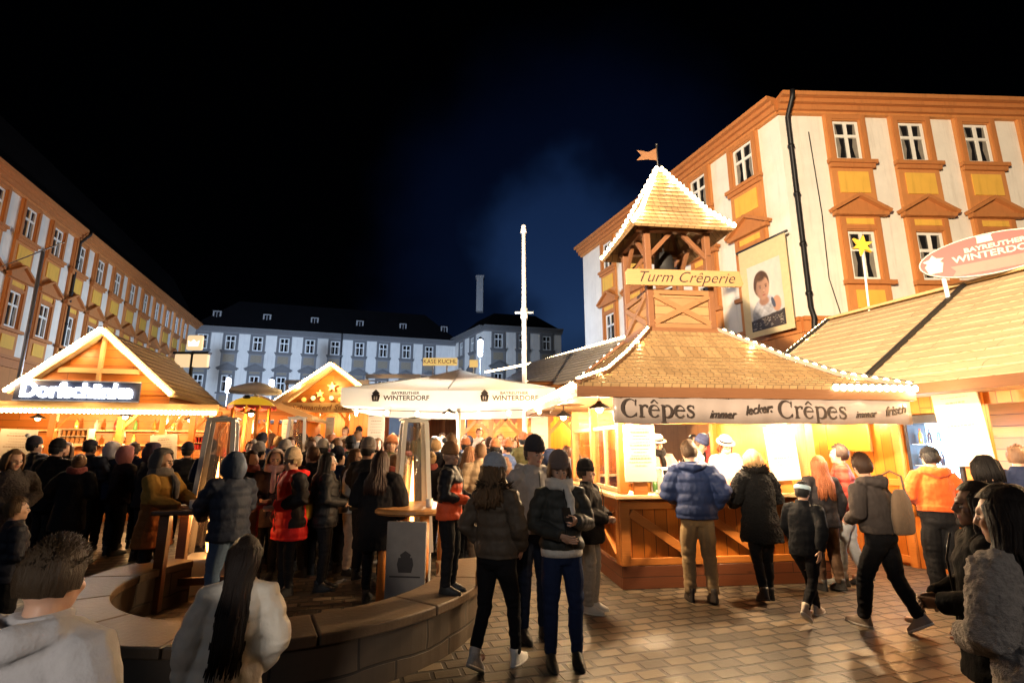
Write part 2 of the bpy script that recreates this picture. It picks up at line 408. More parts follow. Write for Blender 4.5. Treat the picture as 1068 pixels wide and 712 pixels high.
def frame(p0, d):
    d = V((d[0], d[1], 0)).normalized(); y = V((0, 0, 1)).cross(d)
    M = Matrix(((d.x, y.x, 0, p0[0]), (d.y, y.y, 0, p0[1]), (0, 0, 1, p0[2] if len(p0) > 2 else 0), (0, 0, 0, 1))); return M
ZB = dict(up=(12.05, 13.65), mid=(7.45, 9.25))
def meshes_for_bay(zo, grey=False):
    k = ('bay', zo, grey)
    if k in MC: return MC[k]
    bw = .78
    s = MB()   # raised coloured strip with real openings
    hw = .52
    z = lambda v: v + zo
    for a, b in ((-bw, -hw), (hw, bw)): s.span((a, -.14, z(6.0)), (b, -.003, z(13.9)))
    for a, b in ((6.0, 7.42), (9.27, 12.02), (13.67, 13.9)): s.span((-hw, -.14, z(a)), (hw, -.003, z(b)))
    s.cm = 1
    s.span((-.92, -.30, z(11.86)), (.92, -.143, z(12.0)))     # upper sill
    s.span((-.84, -.24, z(11.70)), (.84, -.143, z(11.857)))
    s.span((-.92, -.30, z(7.24)), (.92, -.143, z(7.40)))
    for x in (-.64, .64): s.span((x - .09, -.20, z(12.02)), (x + .09, -.143, z(13.88))); s.span((x - .09, -.20, z(7.42)), (x + .09, -.143, z(9.75)))
    s.span((-.55, -.19, z(13.70)), (.55, -.143, z(13.86)))
    s.span((-.55, -.19, z(9.30)), (.55, -.143, z(9.44)))
    s.cm = 2; s.span((-.5, -.17, z(9.5)), (.5, -.143, z(9.72)))
    p = MB(); p.cm = 0
    p.span((-.98, -.34, z(9.80)), (.98, -.143, z(9.95)))
    p.prism([(-1.0, z(9.953)), (1.0, z(9.953)), (0, z(10.52))], -.22, -.143)
    p.bar((-1.08, -.26, z(9.97)), (0.0, -.26, z(10.58)), .24, .12); p.bar((1.08, -.262, z(9.965)), (0, -.262, z(10.575)), .24, .12)
    y = MB(); y.span((-.56, -.18, z(10.72)), (.56, -.143, z(11.55))); y2 = MB(); y2.span((-.5, -.18, z(6.4)), (.5, -.143, z(7.05)))
    def win(z0, z1):
        f = MB(); w = .50
        for a, b, c, d in ((-w, z0, -w + .09, z1), (w - .09, z0, w, z1)): f.span((a, -.075, b), (c, -.005, d))
        f.span((-w + .09, -.075, z0), (w - .09, -.005, z0 + .1)); f.span((-w + .09, -.075, z1 - .09), (w - .09, -.005, z1))
        zt = z0 + (z1 - z0) * .62
        f.span((-.05, -.095, z0 + .1), (.05, -.006, z1 - .09))
        f.span((-w + .09, -.088, zt - .055), (-.053, -.006, zt + .055)); f.span((.053, -.088, zt - .055), (w - .09, -.006, zt + .055))
        g = MB(); g.span((-w + .05, -.035, z0 + .05), (w - .05, -.012, z1 - .05))
        g.cm = 1
        for sx in (-1, 1):
            pts = [(sx * (w - .09), z0 + .1), (sx * .30, z0 + .1), (sx * .22, z0 + .35 * (z1 - z0)), (sx * .34, z1 - .1), (sx * (w - .09), z1 - .1)]
            if sx > 0: pts = pts[::-1]
            g.prism(pts, -.0375, -.0352)
        return f.mesh('window'), g.mesh('pane')
    out = dict(surround=s.mesh('window_surround'), pediment=p.mesh('pediment'), panel=y.mesh('spandrel_panel'), low=y2.mesh('apron_panel'),
               up=win(z(ZB['up'][0]), z(ZB['up'][1])), mid=win(z(ZB['mid'][0]), z(ZB['mid'][1])))
    MC[k] = out; return out
PALO = [OCHRE, OCHRE2, YELLOW]
PALG = [plain('cool_grey_strips', (.22, .215, .21), .8, var=.25, scale=1.6), plain('cool_grey_moulding', (.15, .145, .14), .75), plain('dull_beige_panel', (.27, .22, .15), .8)]  # grey and beige colour set for the far range and pavilion
def facade(root, M, L, bays, zo=0, pipe=None, pal=None):
    OCHRE, OCHRE2, YELLOW = pal or PALO
    """wall + one set of parts per bay, M = facade frame in root space"""
    w = MB(M); w.span((0, 0, -.5), (L, .5, 14.0 + zo)); w.build('wall', PLASTER, root)
    fz = MB(M); fz.span((-.05, -.16, 13.9 + zo), (L + .05, -.003, 14.15 + zo)); fz.build('frieze', OCHRE, root)
    c = MB(M)
    for z0, z1, o in ((14.0, 14.2, .28), (14.2, 14.36, .42), (14.36, 14.52, .6)): c.span((-.1, -o, z0 + zo + .003), (L + .1, .3, z1 + zo))
    c.build('cornice', OCHRE2, root)
    bd = MB(M); bd.span((-.04, -.12, 5.55 + zo), (L + .04, -.003, 5.95 + zo)); bd.span((-.04, -.2, 5.953 + zo), (L + .04, -.003, 6.1 + zo)); bd.build('string_course', OCHRE2, root)
    g = MB(M); g.span((0, -.06, -.4), (L, -.003, 5.54 + zo)); g.build('ground_storey', OCHRE, root)
    me = meshes_for_bay(zo, pal is not None)
    for x in bays:
        T = M @ Matrix.Translation((x, 0, 0))
        def put(mesh, name, mats, par, mt):
            o = link(mesh, name, mats, par); o.matrix_local = mt; return o
        put(me['surround'], 'window_surround', [OCHRE, OCHRE2, YELLOW], root, T)
        put(me['pediment'], 'pediment', OCHRE2, root, T); put(me['panel'], 'spandrel_panel', YELLOW, root, T); put(me['low'], 'apron_panel', YELLOW, root, T)
        for k in ('up', 'mid'):
            f = put(me[k][0], 'window', WHITEP, root, T); put(me[k][1], 'pane', [PANE, CURT], f, Matrix())
    if pipe is not None:
        p = MB(M); p.tube([(pipe, -.66, 14.5 + zo), (pipe, -.62, 14.25 + zo), (pipe, -.2, 13.7 + zo), (pipe, -.2, 6.4 + zo), (pipe, -.32, 6.0 + zo), (pipe, -.2, 5.4 + zo), (pipe, -.2, 0)], .085, 10)
        for z in (12.5, 10.6, 8.7, 6.9): p.tube([(pipe, -.2, z - .05 + zo), (pipe, -.2, z + .05 + zo)], .115, 10)
        p.build('downpipe', LEADM, root)
def dormers(root, M, xs, zo, back=1.6):
    for x in xs:
        d = MB(M); z = 15.9 + zo
        d.span((x - .42, back - .5, z - 1.2), (x + .42, back + 1.6, z + .62)); d.cm = 2; d.span((x - .55, back - .62, z + .621), (x + .55, back + 1.7, z + .70))
        d.cm = 1; d.span((x - .27, back - .53, z - .35), (x + .27, back - .503, z + .5)); d.cm = 0; d.span((x - .03, back - .55, z - .35), (x + .03, back - .531, z + .5))
        d.build('dormer', [PALEM, PANE, SLATE], root)
def mansard(root, pts, zo, h=5.5, inset=4.5, name='roof'):
    m = MB(); n = len(pts); b = [V((p[0], p[1], 14.5 + zo)) for p in pts]; c = sum(b, V()) / n
    t = [p + (c - p) * min(.45, inset / (c - p).length) + V((0, 0, h)) for p in b]
    m.add(b + t, [(i, (i + 1) % n, (i + 1) % n + n, i + n) for i in range(n)] + [tuple(range(n, 2 * n)), tuple(range(n))[::-1]])
    return m.build(name, SLATE, root)

# right-hand wing: corner at C, front facade to the right, side facade running back
C = V((10.0, 17.0, 0)); dS = V((.342, -.94, 0)).normalized(); dF = V((1, .04, 0)).normalized()
r1 = thing('palace_wing', 'tall white and orange palace wing with pedimented windows, lit warm, behind the crepe stall', 'building', C)
LS = 15.6; LF = 16.0
MF = frame((0, 0, 0), dF); MS = frame(tuple(-dS * LS), dS)
facade(r1, MF, LF, [2.45 + 2.52 * i for i in range(5)], 0, pipe=.22)
facade(r1, MS, LS, [LS - 1.75 - 2.65 * i for i in range(5)], 0)
e1 = dF * LF; e2 = -dS * LS
mansard(r1, [V((0, 0, 0)), e1, e1 + e2 + V((3, 0, 0)), e2], 0, h=2.6)
pc = MB(MF); pc.tube([(1.05, -.06, 13.2), (1.15, -.06, 10), (1.1, -.06, 7.5), (1.35, -.06, 6.2)], .018, 6); pc.build('facade_cable', LEADM, r1)

# left wing
dL = V((-.297, .955, 0)).normalized(); P0 = V((-24, 21.7, 0)) - dL * 13
r2 = thing('palace_wing', 'long orange and white palace wing receding along the left side of the square', 'building', P0)
ML = frame((0, 0, 0), dL); LL = 45.5
facade(r2, ML, LL, [15.65 - 10.4 + 2.6 * i for i in range(15)], 0, pipe=13 + 7.35)
nL = V((0, 0, 1)).cross(dL)
mansard(r2, [V(), dL * LL, dL * LL + nL * 14, nL * 14], 0, h=3.5)
dormers(r2, ML, [13 + 3.0 + 5.3 * i for i in range(6)], 0)
# far wing
dB = V((.955, .296, 0)).normalized(); P1 = V((-34.8, 53.6, 0))
r3 = thing('palace_wing', 'distant pale palace range in cool light closing the far side of the square', 'building', P1)
MBk = frame((0, 0, 0), dB); nB = V((0, 0, 1)).cross(dB)
facade(r3, MBk, 29.5, [1.3 + 2.72 * i for i in range(10)], .0, pipe=15.6, pal=PALG)
mansard(r3, [V(), dB * 29.5, dB * 29.5 + nB * 13, nB * 13], .0, h=3.6)
dormers(r3, MBk, [2.2 + 5.1 * i for i in range(6)], .0, 1.2)
# projecting pavilion at its right end
r4 = thing('palace_pavilion', 'small pale corner pavilion at the right end of the distant range', 'building', (-3.1, 54.9, 0))
dP = V((.48, -.877, 0)).normalized(); dQ = V((.97, .24, 0)).normalized()
facade(r4, frame(tuple(-dP * 8.4), dP), 8.4, [2.4, 5.6], .3, pal=PALG)
facade(r4, frame((0, 0, 0), dQ), 9.0, [1.6, 4.4, 7.2], .3, pal=PALG)
mansard(r4, [V(), dQ * 9, dQ * 9 - dP * 9, -dP * 8.4], .3, h=2.0)
ch = MB(); ch.box(tuple(-dP * 4 + dQ * 1.2 + V((0, 0, 19.5))), (.8, .8, 4.2)); ch.box(tuple(-dP * 4 + dQ * 1.2 + V((0, 0, 21.7))), (1.0, 1.0, .25)); ch.build('chimney', PALEM, r4)

# ---------------------------------------------------------------- round stone bench
STONE = bricks('sandstone_blocks', (.13, .09, .058), (.085, .06, .04), (.010, .008, .007), .62, .235, .012, rough=.7, bump=.55, stain=.6)
CAPM = plain('worn_sandstone_cap', (.11, .070, .040), .5, var=.5, scale=2.2, bump=.5, bscale=22)
RC = V((-2.3, 5.72, 0)); RO, RI, RH = 2.03, 1.52, .45
A0, A1 = R(-203), R(22)
rb = thing('round_stone_bench', 'curved low sandstone bench wall sweeping across the foreground', 'stone bench', RC)
def arc(mb, r0, r1, z0, z1, a0, a1, n):
    vs, fs = [], []
    for i in range(n + 1):
        a = a0 + (a1 - a0) * i / n; c, s = math.cos(a), math.sin(a)
        vs += [(c * r1, s * r1, z0), (c * r1, s * r1, z1), (c * r0, s * r0, z1), (c * r0, s * r0, z0)]
    for i in range(n):
        o = i * 4
        for k in range(4): fs.append((o + k, o + (k + 1) % 4, o + 4 + (k + 1) % 4, o + 4 + k)[::-1])
    fs.append((0, 1, 2, 3)); o = n * 4; fs.append((o + 3, o + 2, o + 1, o)); mb.add(vs, fs)
w = MB(); arc(w, RI + .03, RO - .05, -.05, RH - .085, A0, A1, 72)
wo = w.build('wall', STONE, rb)
# unroll the wall's UV so that the blocks follow the curve
me = wo.data; uvd = me.uv_layers[0].data
for p in me.polygons:
    for li in p.loop_indices:
        c_ = me.vertices[me.loops[li].vertex_index].co
        a = math.atan2(c_.y, c_.x); a = a - 2 * math.pi if a > R(100) else a
        if abs(p.normal.z) < .5: uvd[li].uv = (a * RO, c_.z + .06)
nb = 8
for i in range(nb):
    a0 = A0 + (A1 - A0) * i / nb + .004; a1 = A0 + (A1 - A0) * (i + 1) / nb - .004
    c_ = MB(); arc(c_, RI, RO, RH - .08, RH, a0, a1, 10); c_.build('cap_slab', CAPM, rb, bevel=.012)
# ---------------------------------------------------------------- shared stall materials
HONEY = wood('honey_pine', (.66, .19, .02), .16, True, .42)
HONEYH = wood('honey_pine_boards', (.52, .18, .032), .17, False, .42)
PINE = wood('pine_beam', (.56, .19, .032), 0, False, .48)
PINEL = wood('light_pine', (.62, .40, .19), 0, False, .45)
DARKW = wood('dark_stained_beam', (.17, .072, .03), 0, False, .5)
REDW = wood('red_brown_plinth', (.20, .058, .02), .14, False, .5)
CEILW = wood('ceiling_boards', (.55, .34, .16), .12, False, .5)
SHING = bricks('wood_shingles', (.44, .29, .14), (.30, .19, .09), (.05, .03, .015), .11, .3, .006, rough=.55, bump=.5, stain=.4)
CORR = bricks('sawn_roof_boards', (.64, .48, .29), (.54, .40, .235), (.08, .05, .02), 2.0, .3, .004, rough=.6, bump=.4, stain=.35)
SIGNB = plain('cream_sign_board', (.52, .46, .38), .5, var=.06, bump=.05)
BANNER = plain('taupe_banner_sheet', (.27, .225, .205), .3, var=.10, scale=3, bump=.25, bscale=9)
INK = plain('dark_lettering', (.03, .022, .02), .5, var=.1)
INKG = plain('faint_print', (.30, .22, .16), .6)
STEEL = plain('brushed_steel', (.62, .62, .62), .38, metal=.55, var=.1)
DARKM = plain('dark_metal', (.035, .035, .037), .45, metal=.6)
WHITEM = plain('white_enamel', (.78, .78, .76), .3, var=.05)
GLASS = glass('clear_glass', gloss=.06)
BULB = emit('warm_bulb_glow', (1, .72, .38), 26, False)
TUBE = emit('lamp_tube_glow', (1, .82, .56), 16)
COOLG = emit('cool_lamp_glow', (.80, .90, 1), 18)
CORDM = plain('black_cord', (.02, .02, .02), .6)
RED = plain('red_paint', (.45, .03, .025), .45)
REDSIGN = plain('coral_red_sign_face', (.17, .013, .010), .5, var=.05, bump=.02)
WHITEF = plain('white_sign_face', (.36, .33, .29), .45, var=.04, bump=.02)
GOLD = plain('pale_gold_paint', (.75, .50, .18), .45, var=.1)
CANVAS = plain('white_canvas', (.80, .79, .77), .75, var=.04, bump=.2, bscale=5)
_n, _l, _b = nt(CANVAS); _t = _n.new('ShaderNodeBsdfTranslucent'); _t.inputs[0].default_value = (.85, .83, .78, 1)
_x = _n.new('ShaderNodeMixShader'); _x.inputs[0].default_value = .4; _l.new(_b.outputs[0], _x.inputs[1]); _l.new(_t.outputs[0], _x.inputs[2]); _l.new(_x.outputs[0], _n['Material Output'].inputs[0])
DOUGH = plain('browned_pastry', (.45, .22, .07), .6, var=.4)

_b = MB(); _b.ell((0, 0, -.045), (.036, .036, .045), 10, 7); BULBME = _b.mesh('bulb'); BULBME.materials.append(BULB)
_b = MB(); _b.ell((0, 0, -.03), (.026, .026, .03), 8, 6); BULBS = _b.mesh('bulb'); BULBS.materials.append(BULB)
def light_string(label, pts, gap, group=None, watts=0, small=False, sag=0, maxn=98, cat='light string', nlights=2, drop=0):
    pts = [V(p) for p in pts]; base = pts[0]
    t = thing('light_string', label, cat, base, 0, group)
    fine = []
    for a, b in zip(pts, pts[1:]):
        k = max(2, int((b - a).length / .15))
        fine += [a.lerp(b, i / k) - V((0, 0, sag * math.sin(math.pi * i / k))) for i in range(k)]
    fine.append(pts[-1])
    c = MB(); c.tube([p - base for p in fine], .008, 6); c.build('cord', CORDM, t)
    L = sum((b - a).length for a, b in zip(fine, fine[1:])); n = min(maxn, max(2, int(L / gap)))
    acc, nxt, step = 0, gap * .5, L / n
    for a, b in zip(fine, fine[1:]):
        l = (b - a).length
        while nxt <= acc + l and l > 0:
            p = a.lerp(b, (nxt - acc) / l); o = bpy.data.objects.new('bulb', BULBS if small else BULBME); COL.objects.link(o); o.parent = t; o.location = p - base - V((0, 0, drop))
            nxt += step
        acc += l
    for i in range(nlights if watts else 0):
        p = fine[int((i + .5) / nlights * (len(fine) - 1))]
        light('POINT', p + V((0, -.05, -.09)), watts / nlights, WARM, .04)
    return t
def lamp(loc, watts, label, col=WARMW, drop=.18, group=None):
    t = thing('ceiling_lamp', label, 'lamp', loc, 0, group)
    m = MB(); m.tube([(0, 0, drop), (0, 0, .06)], .008, 6); m.lathe([(.03, .07), (.035, .05), (.14, -.01), (.145, -.02)], 20); m.build('lamp_shade', DARKM, t)
    m = MB(); m.ell((0, 0, -.03), .05, 12, 8); m.build('bulb', TUBE, t)
    light('POINT', V(loc) + V((0, 0, -.12)), watts, col, .05)
    return t
def xbrace(mb, a, b, c, d, w, t):   # corners a(bl) b(br) c(tr) d(tl) in one plane
    mb.bar(a, c, t, w); mb.bar(b, V(d) * 1.0, t * .86, w)
def menu_lines(mb, w, z0, z1, n, y):
    random.seed(int(w * 1000) + n)
    for i in range(n):
        z = z1 - (z1 - z0) * (i + .5) / n; ww = w * random.uniform(.35, .75); h = (.022 if i % 4 == 1 else .009)
        x = -ww / 2
        while x < ww / 2:
            k = random.uniform(.015, .05); mb.span((x, y, z), (min(x + k, ww / 2), y + .002, z + h)); x += k + .008
def menu_board(label, loc, rz, w, h, tilt=0, roll=0, group=None, foot=True, n=12):
    t = thing('menu_board', label, 'menu board', loc, rz, group)
    t.rotation_euler = Euler((tilt, roll, rz))
    m = MB(); m.span((-w / 2, 0, 0), (w / 2, .025, h)); m.build('panel', SIGNB, t, bevel=.004)
    m = MB(); menu_lines(m, w, h * .25, h * .94, n, -.0035); m.build('print', INKG, t)
    if foot: m = MB(); m.span((-.09, .03, -.16), (.09, .07, .2)); m.build('foot', PINE, t)
    return t

# ---------------------------------------------------------------- crepe stall with tower
CRO, CRR = V((1.38, 6.8, 0)), R(7)
CRM = Matrix.Translation(CRO) @ Matrix.Rotation(CRR, 4, 'Z'); CRI = CRM.inverted(); CRY = (CRM.to_3x3() @ V((0, 1, 0)))
def crl(px, py, y): return CRI @ hit(px, py, CRM @ V((0, y, 0)), CRY)
cr = thing('crepe_stall', 'crepe stall', 'market stall', CRO, CRR)
cr['label'] = 'square wooden crepe stall with shingled roof, lettered banner and little open tower'
WD, DP, CH_ = 2.84, 2.7, 1.12
m = MB()
m.span((.05, .05, .28), (WD - .05, .10, CH_ - .04)); m.span((.05, .101, .28), (.10, DP, CH_ - .04)); m.span((WD - .10, .101, .28), (WD - .05, DP, CH_ - .04)); m.span((.101, DP - .05, .28), (WD - .101, DP, CH_ - .04))
m.build('counter_panel', HONEY, cr)
m = MB()
for a, b in (((0, 0, 0), (WD, .05, .27)), ((0, .051, 0), (.05, DP, .27)), ((WD - .05, .051, 0), (WD, DP, .27))): m.span(a, b)
m.build('plinth', REDW, cr, bevel=.006)
m = MB()
xs = [0.0, .95, 1.9, WD - .12]
for x in xs: m.span((x, -.012, .273), (x + .12, .045, CH_ - .03))
for i in range(3):
    a, b = xs[i] + .12, xs[i + 1]
    m.span((a, .0, .95), (b, .044, 1.07)); m.span((a, .002, .275), (b, .044, .36))
    m.bar((a + .02, .02, .91), (b - .02, .02, .38), .045, .11)
for y in (.06, 1.3, DP - .12): m.span((-.012, y, .273), (.045, y + .12, CH_ - .03))
for a, b in ((.18, 1.3), (1.42, DP - .12)):
    m.span((0, a, .95), (.044, b, 1.07)); m.bar((.02, a, .38), (.02, b, .92), .1, .04); m.bar((.021, a, .92), (.021, b, .38), .1, .036)
m.build('counter_frame', PINE, cr, bevel=.006)
m = MB(); m.span((-.1, -.16, CH_ - .03), (WD + .06, .42, CH_ + .02)); m.span((-.1, .421, CH_ - .03), (.36, DP, CH_ + .02)); m.build('counter_top', PINEL, cr, bevel=.008)
for x, y in ((.02, .02), (WD - .14, .02), (.02, DP - .14), (WD - .14, DP - .14), (.02, 1.3)):
    m = MB(); m.span((x, y, CH_ + .021), (x + .12, y + .12, 2.36)); m.build('post', PINE, cr, bevel=.008)
m = MB(); m.span((WD - .05, .15, CH_), (WD - .01, DP - .15, 2.36)); m.build('side_wall', HONEY, cr)
m = MB(); m.span((.15, DP - .06, CH_ - .03), (WD - .15, DP - .02, 1.25)); m.span((.15, DP - .06, 2.15), (WD - .15, DP - .02, 2.36)); m.span((1.2, DP - .055, 1.251), (1.32, DP - .02, 2.149)); m.build('back_wall', HONEYH, cr)
m = MB(); m.span((.06, .16, CH_ + .05), (.075, 1.28, 2.0)); m.span((.06, 1.44, CH_ + .05), (.075, DP - .16, 2.0)); m.build('side_window', GLASS, cr)
m = MB()
for z in (CH_ + .03, 1.98): m.span((.045, .145, z), (.095, DP - .15, z + .05))
m.span((.045, .7, CH_ + .081), (.095, .75, 1.979)); m.build('window_frame', PINEL, cr)
m = MB(); m.span((-.6, -.6, 2.40), (3.5, 3.3, 2.425)); m.build('ceiling', CEILW, cr)
# eaves and roof
EX0, EX1, EY0, EY1, EZ = -.70, 3.78, -.70, 3.42, 2.47
m = MB()
for a, b in (((EX0, EY0, EZ - .15), (EX1, EY0 + .05, EZ - .02)), ((EX0, EY1 - .05, EZ - .15), (EX1, EY1, EZ - .02)), ((EX0, EY0 + .051, EZ - .15), (EX0 + .05, EY1 - .051, EZ - .02)), ((EX1 - .05, EY0 + .051, EZ - .15), (EX1, EY1 - .051, EZ - .02))): m.span(a, b)
m.build('eave_board', DARKW, cr, bevel=.006)
TX, TY, TH = 1.42, 1.36, .56
def ringc(t):  # corners of the roof at parameter t
    prof = [(0, EZ), (.34, 2.68), (.62, 3.0), (1.0, 3.52)]
    for (t0, z0), (t1, z1) in zip(prof, prof[1:]):
        if t <= t1 + 1e-6: z = z0 + (z1 - z0) * (t - t0) / (t1 - t0); break
    L = lambda a, b: a + (b - a) * t
    x0, x1, y0, y1 = L(EX0, TX - TH), L(EX1, TX + TH), L(EY0, TY - TH), L(EY1, TY + TH)
    return [V((x0, y0, z)), V((x1, y0, z)), V((x1, y1, z)), V((x0, y1, z))]
m = MB()
for (t0, t1, rows) in ((0, .34, 5), (.34, .62, 5), (.62, 1.0, 7)):
    A, B = ringc(t0), ringc(t1)
    for i in range(4): j = (i + 1) % 4; m.slope(A[i], A[j], B[j], B[i], rows, .022, .03)
m.build('roof', SHING, cr)
for i in range(4):
    m = MB(); cs = [ringc(t)[i] + V((0, 0, .03)) for t in (0, .34, .62, 1.0)]
    for a, b in zip(cs, cs[1:]): m.bar(a, b, .1, .05)
    m.build('hip_board', DARKW, cr)
# tower
m = MB(); T0, T1 = 3.50, 5.16
m.span((TX - TH - .05, TY - TH - .05, T0 - .06), (TX + TH + .05, TY + TH + .05, T0 + .05)); m.build('tower_base', DARKW, cr, bevel=.008)
for sx in (-1, 1):
    for sy in (-1, 1):
        m = MB(); x, y = TX + sx * (TH - .05), TY + sy * (TH - .05)
        m.span((x - .05, y - .05, T0 + .051), (x + .05, y + .05, T1)); m.build('tower_post', DARKW, cr, bevel=.006)
m = MB()
for k in range(4):
    Q = Matrix.Translation((TX, TY, 0)) @ Matrix.Rotation(k * math.pi / 2, 4, 'Z'); m.M = Q
    h = TH - .101
    m.cm = 0
    m.span((-h, -TH + .035, T0 + .10), (h, -TH + .06, 4.10))
    m.cm = 1
    m.span((-h, -TH - .01, 4.10), (h, -TH + .09, 4.18)); m.span((-h, -TH - .005, T0 + .055), (h, -TH + .08, T0 + .12))
    m.bar((-h, -TH + .01, T0 + .14), (h, -TH + .01, 4.09), .045, .085); m.bar((-h, -TH + .012, 4.09), (h, -TH + .012, T0 + .14), .04, .083)
m.M = Matrix(); m.build('parapet', [wood('weathered_panel', (.36, .20, .09), .14, False, .5), wood('weathered_beam', (.26, .13, .055), 0, False, .5)], cr)
m = MB()
for k in range(4):
    m.M = Matrix.Translation((TX, TY, 0)) @ Matrix.Rotation(k * math.pi / 2, 4, 'Z'); h = TH - .05
    m.span((-TH - .12, -TH - .02, T1 + .003), (TH + .02, -TH + .08, T1 + .11))
    for s in (-1, 1): m.bar((s * h, -TH + .05, 4.72), (s * (h - .42), -TH + .05, T1 + .01), .06, .07)
    m.bar((h, -h, T1 + .05), (.02, -.02, 6.1), .06, .06)
m.M = Matrix(); m.build('tower_brace', DARKW, cr, bevel=.005)
m = MB(); a_ = [(-.84, 5.14), (-.56, 5.52), (0, 6.60)]
for k in range(4):
    m.M = Matrix.Translation((TX, TY, 0)) @ Matrix.Rotation(k * math.pi / 2, 4, 'Z')
    for (r0, z0), (r1, z1), rows in ((a_[0], a_[1], 4), (a_[1], a_[2], 11)):
        r0, r1 = -r0, max(-r1, .012)
        m.slope((-r0, -r0, z0), (r0, -r0, z0), (r1, -r1, z1), (-r1, -r1, z1), rows, .02, .03)
m.M = Matrix(); m.build('tower_roof', SHING, cr)
m = MB(); m.span((TX - .45, TY - .012, 5.6), (TX + .45, TY + .012, 5.66)); m.lathe([(.12, 5.0), (.16, 4.9), (.17, 4.75), (.2, 4.66), (.21, 4.64)], 16, (TX, TY, 0)); m.tube([(TX, TY, 5.0), (TX, TY, 5.62)], .012); m.build('tower_bell', DARKM, cr)
fl = thing('weather_vane', 'small rusty weather vane flag on the tip of the crepe tower', 'weather vane', CRM @ V((TX, TY, 6.57)))
m = MB(); m.tube([(0, 0, 0), (0, 0, .52)], .014); m.ell((0, 0, .05), .04); m.ell((0, 0, .53), .025); m.build('rod', DARKM, fl)
m = MB(); m.prism([(-.01, .22), (-.01, .46), (-.16, .38), (-.36, .42), (-.28, .32), (-.38, .22), (-.17, .24)], -.006, .006); m.build('flag', plain('rusty_sheet', (.24, .12, .06), .5, metal=.5), fl)
# tower sign
a, b = crl(652, 282, TY - TH - .16), crl(775, 298, TY - TH - .16)
ts = thing('tower_sign', 'light wooden board with dark slanted lettering across the little tower', 'sign', CRM @ ((a + b) / 2), CRR)
hw, hh = (b.x - a.x) / 2, .13
ts.rotation_euler = Euler((0, R(-1.0), CRR))
m = MB(); pl = [(-hw, -hh), (hw - .03, -hh), (hw, -hh + .05), (hw - .05, hh), (-hw + .04, hh), (-hw, hh - .05)]; m.prism(pl, -.02, .02); m.build('board', wood('weathered_sign', (.40, .23, .10), 0, False, .5), ts, bevel=.005)
m = MB(); m.span((-.3, .021, -.05), (-.22, .16, .05)); m.span((.28, .021, -.05), (.36, .16, .05)); m.build('bracket', DARKM, ts)
text('Turm Crêperie', .25, Matrix.Translation((0, -.022, 0)), INK, ts, shear=.45, bold=-.002, width=1.02, spacing=1.02)
# banner
a, b = crl(638, 413, EY0 + .07), crl(948, 440, EY0 + .07)
bn = thing('banner', 'long taupe banner lettered Crepes under the eave of the stall', 'banner', CRM @ V(((a.x + b.x) / 2, EY0 + .03, 2.17)), CRR)
BW = (b.x - a.x) / 2
m = MB(); n = 60; vs, fs = [], []
for i in range(n + 1):
    x = -BW + 2 * BW * i / n; d = .006 * math.sin(x * 9) + .005 * math.sin(x * 23 + 1); dz = .008 * math.sin(x * 5)
    vs += [V((x, d - .012, -.155 + dz)), V((x, d - .012, .15)), V((x, d + .002, .15)), V((x, d + .002, -.155 + dz))]
for i in range(n):
    o = i * 4
    for k in range(4): fs.append((o + k, o + (k + 1) % 4, o + 4 + (k + 1) % 4, o + 4 + k)[::-1])
fs += [(0, 1, 2, 3), (n * 4 + 3, n * 4 + 2, n * 4 + 1, n * 4)]
m.add(vs, fs, True); m.build('sheet', BANNER, bn)
def bt(s, px, size, shear=0, bold=0, w=1, dz=0, rot=0, mat=INK):
    x = crl(px, 427, EY0 + .07).x - (a.x + b.x) / 2
    return text(s, size, Matrix.Translation((x, -.034, dz)) @ Matrix.Rotation(R(-rot), 4, 'Y'), mat, bn, shear=shear, bold=bold, width=w, extrude=.006)
def ribbon(mb, pts, ws, T, dz):
    pts = [V((p[0], 0, p[1])) for p in pts]; L_, R_ = [], []
    for i, p in enumerate(pts):
        d = (pts[min(i + 1, len(pts) - 1)] - pts[max(0, i - 1)]).normalized(); n_ = V((-d.z, 0, d.x)); w = (ws[i] if isinstance(ws, list) else ws) * 1.22
        L_.append(T @ (p + n_ * w / 2 + V((0, -dz, 0)))); R_.append(T @ (p - n_ * w / 2 + V((0, -dz, 0))))
    n_ = len(pts); mb.add(L_ + R_, [(i, n_ + i, n_ + i + 1, i + 1) for i in range(n_ - 1)])
def arcp(cx, cz, rx, rz, a0, a1, n=18): return [(cx + rx * math.cos(R(a0 + (a1 - a0) * i / n)), cz + rz * math.sin(R(a0 + (a1 - a0) * i / n))) for i in range(n + 1)]
def thick(a0, a1, lo, hi, at_=180, n=18): return [lo + (hi - lo) * max(0, math.cos(R(a0 + (a1 - a0) * i / n - at_))) ** 1.3 for i in range(n + 1)]
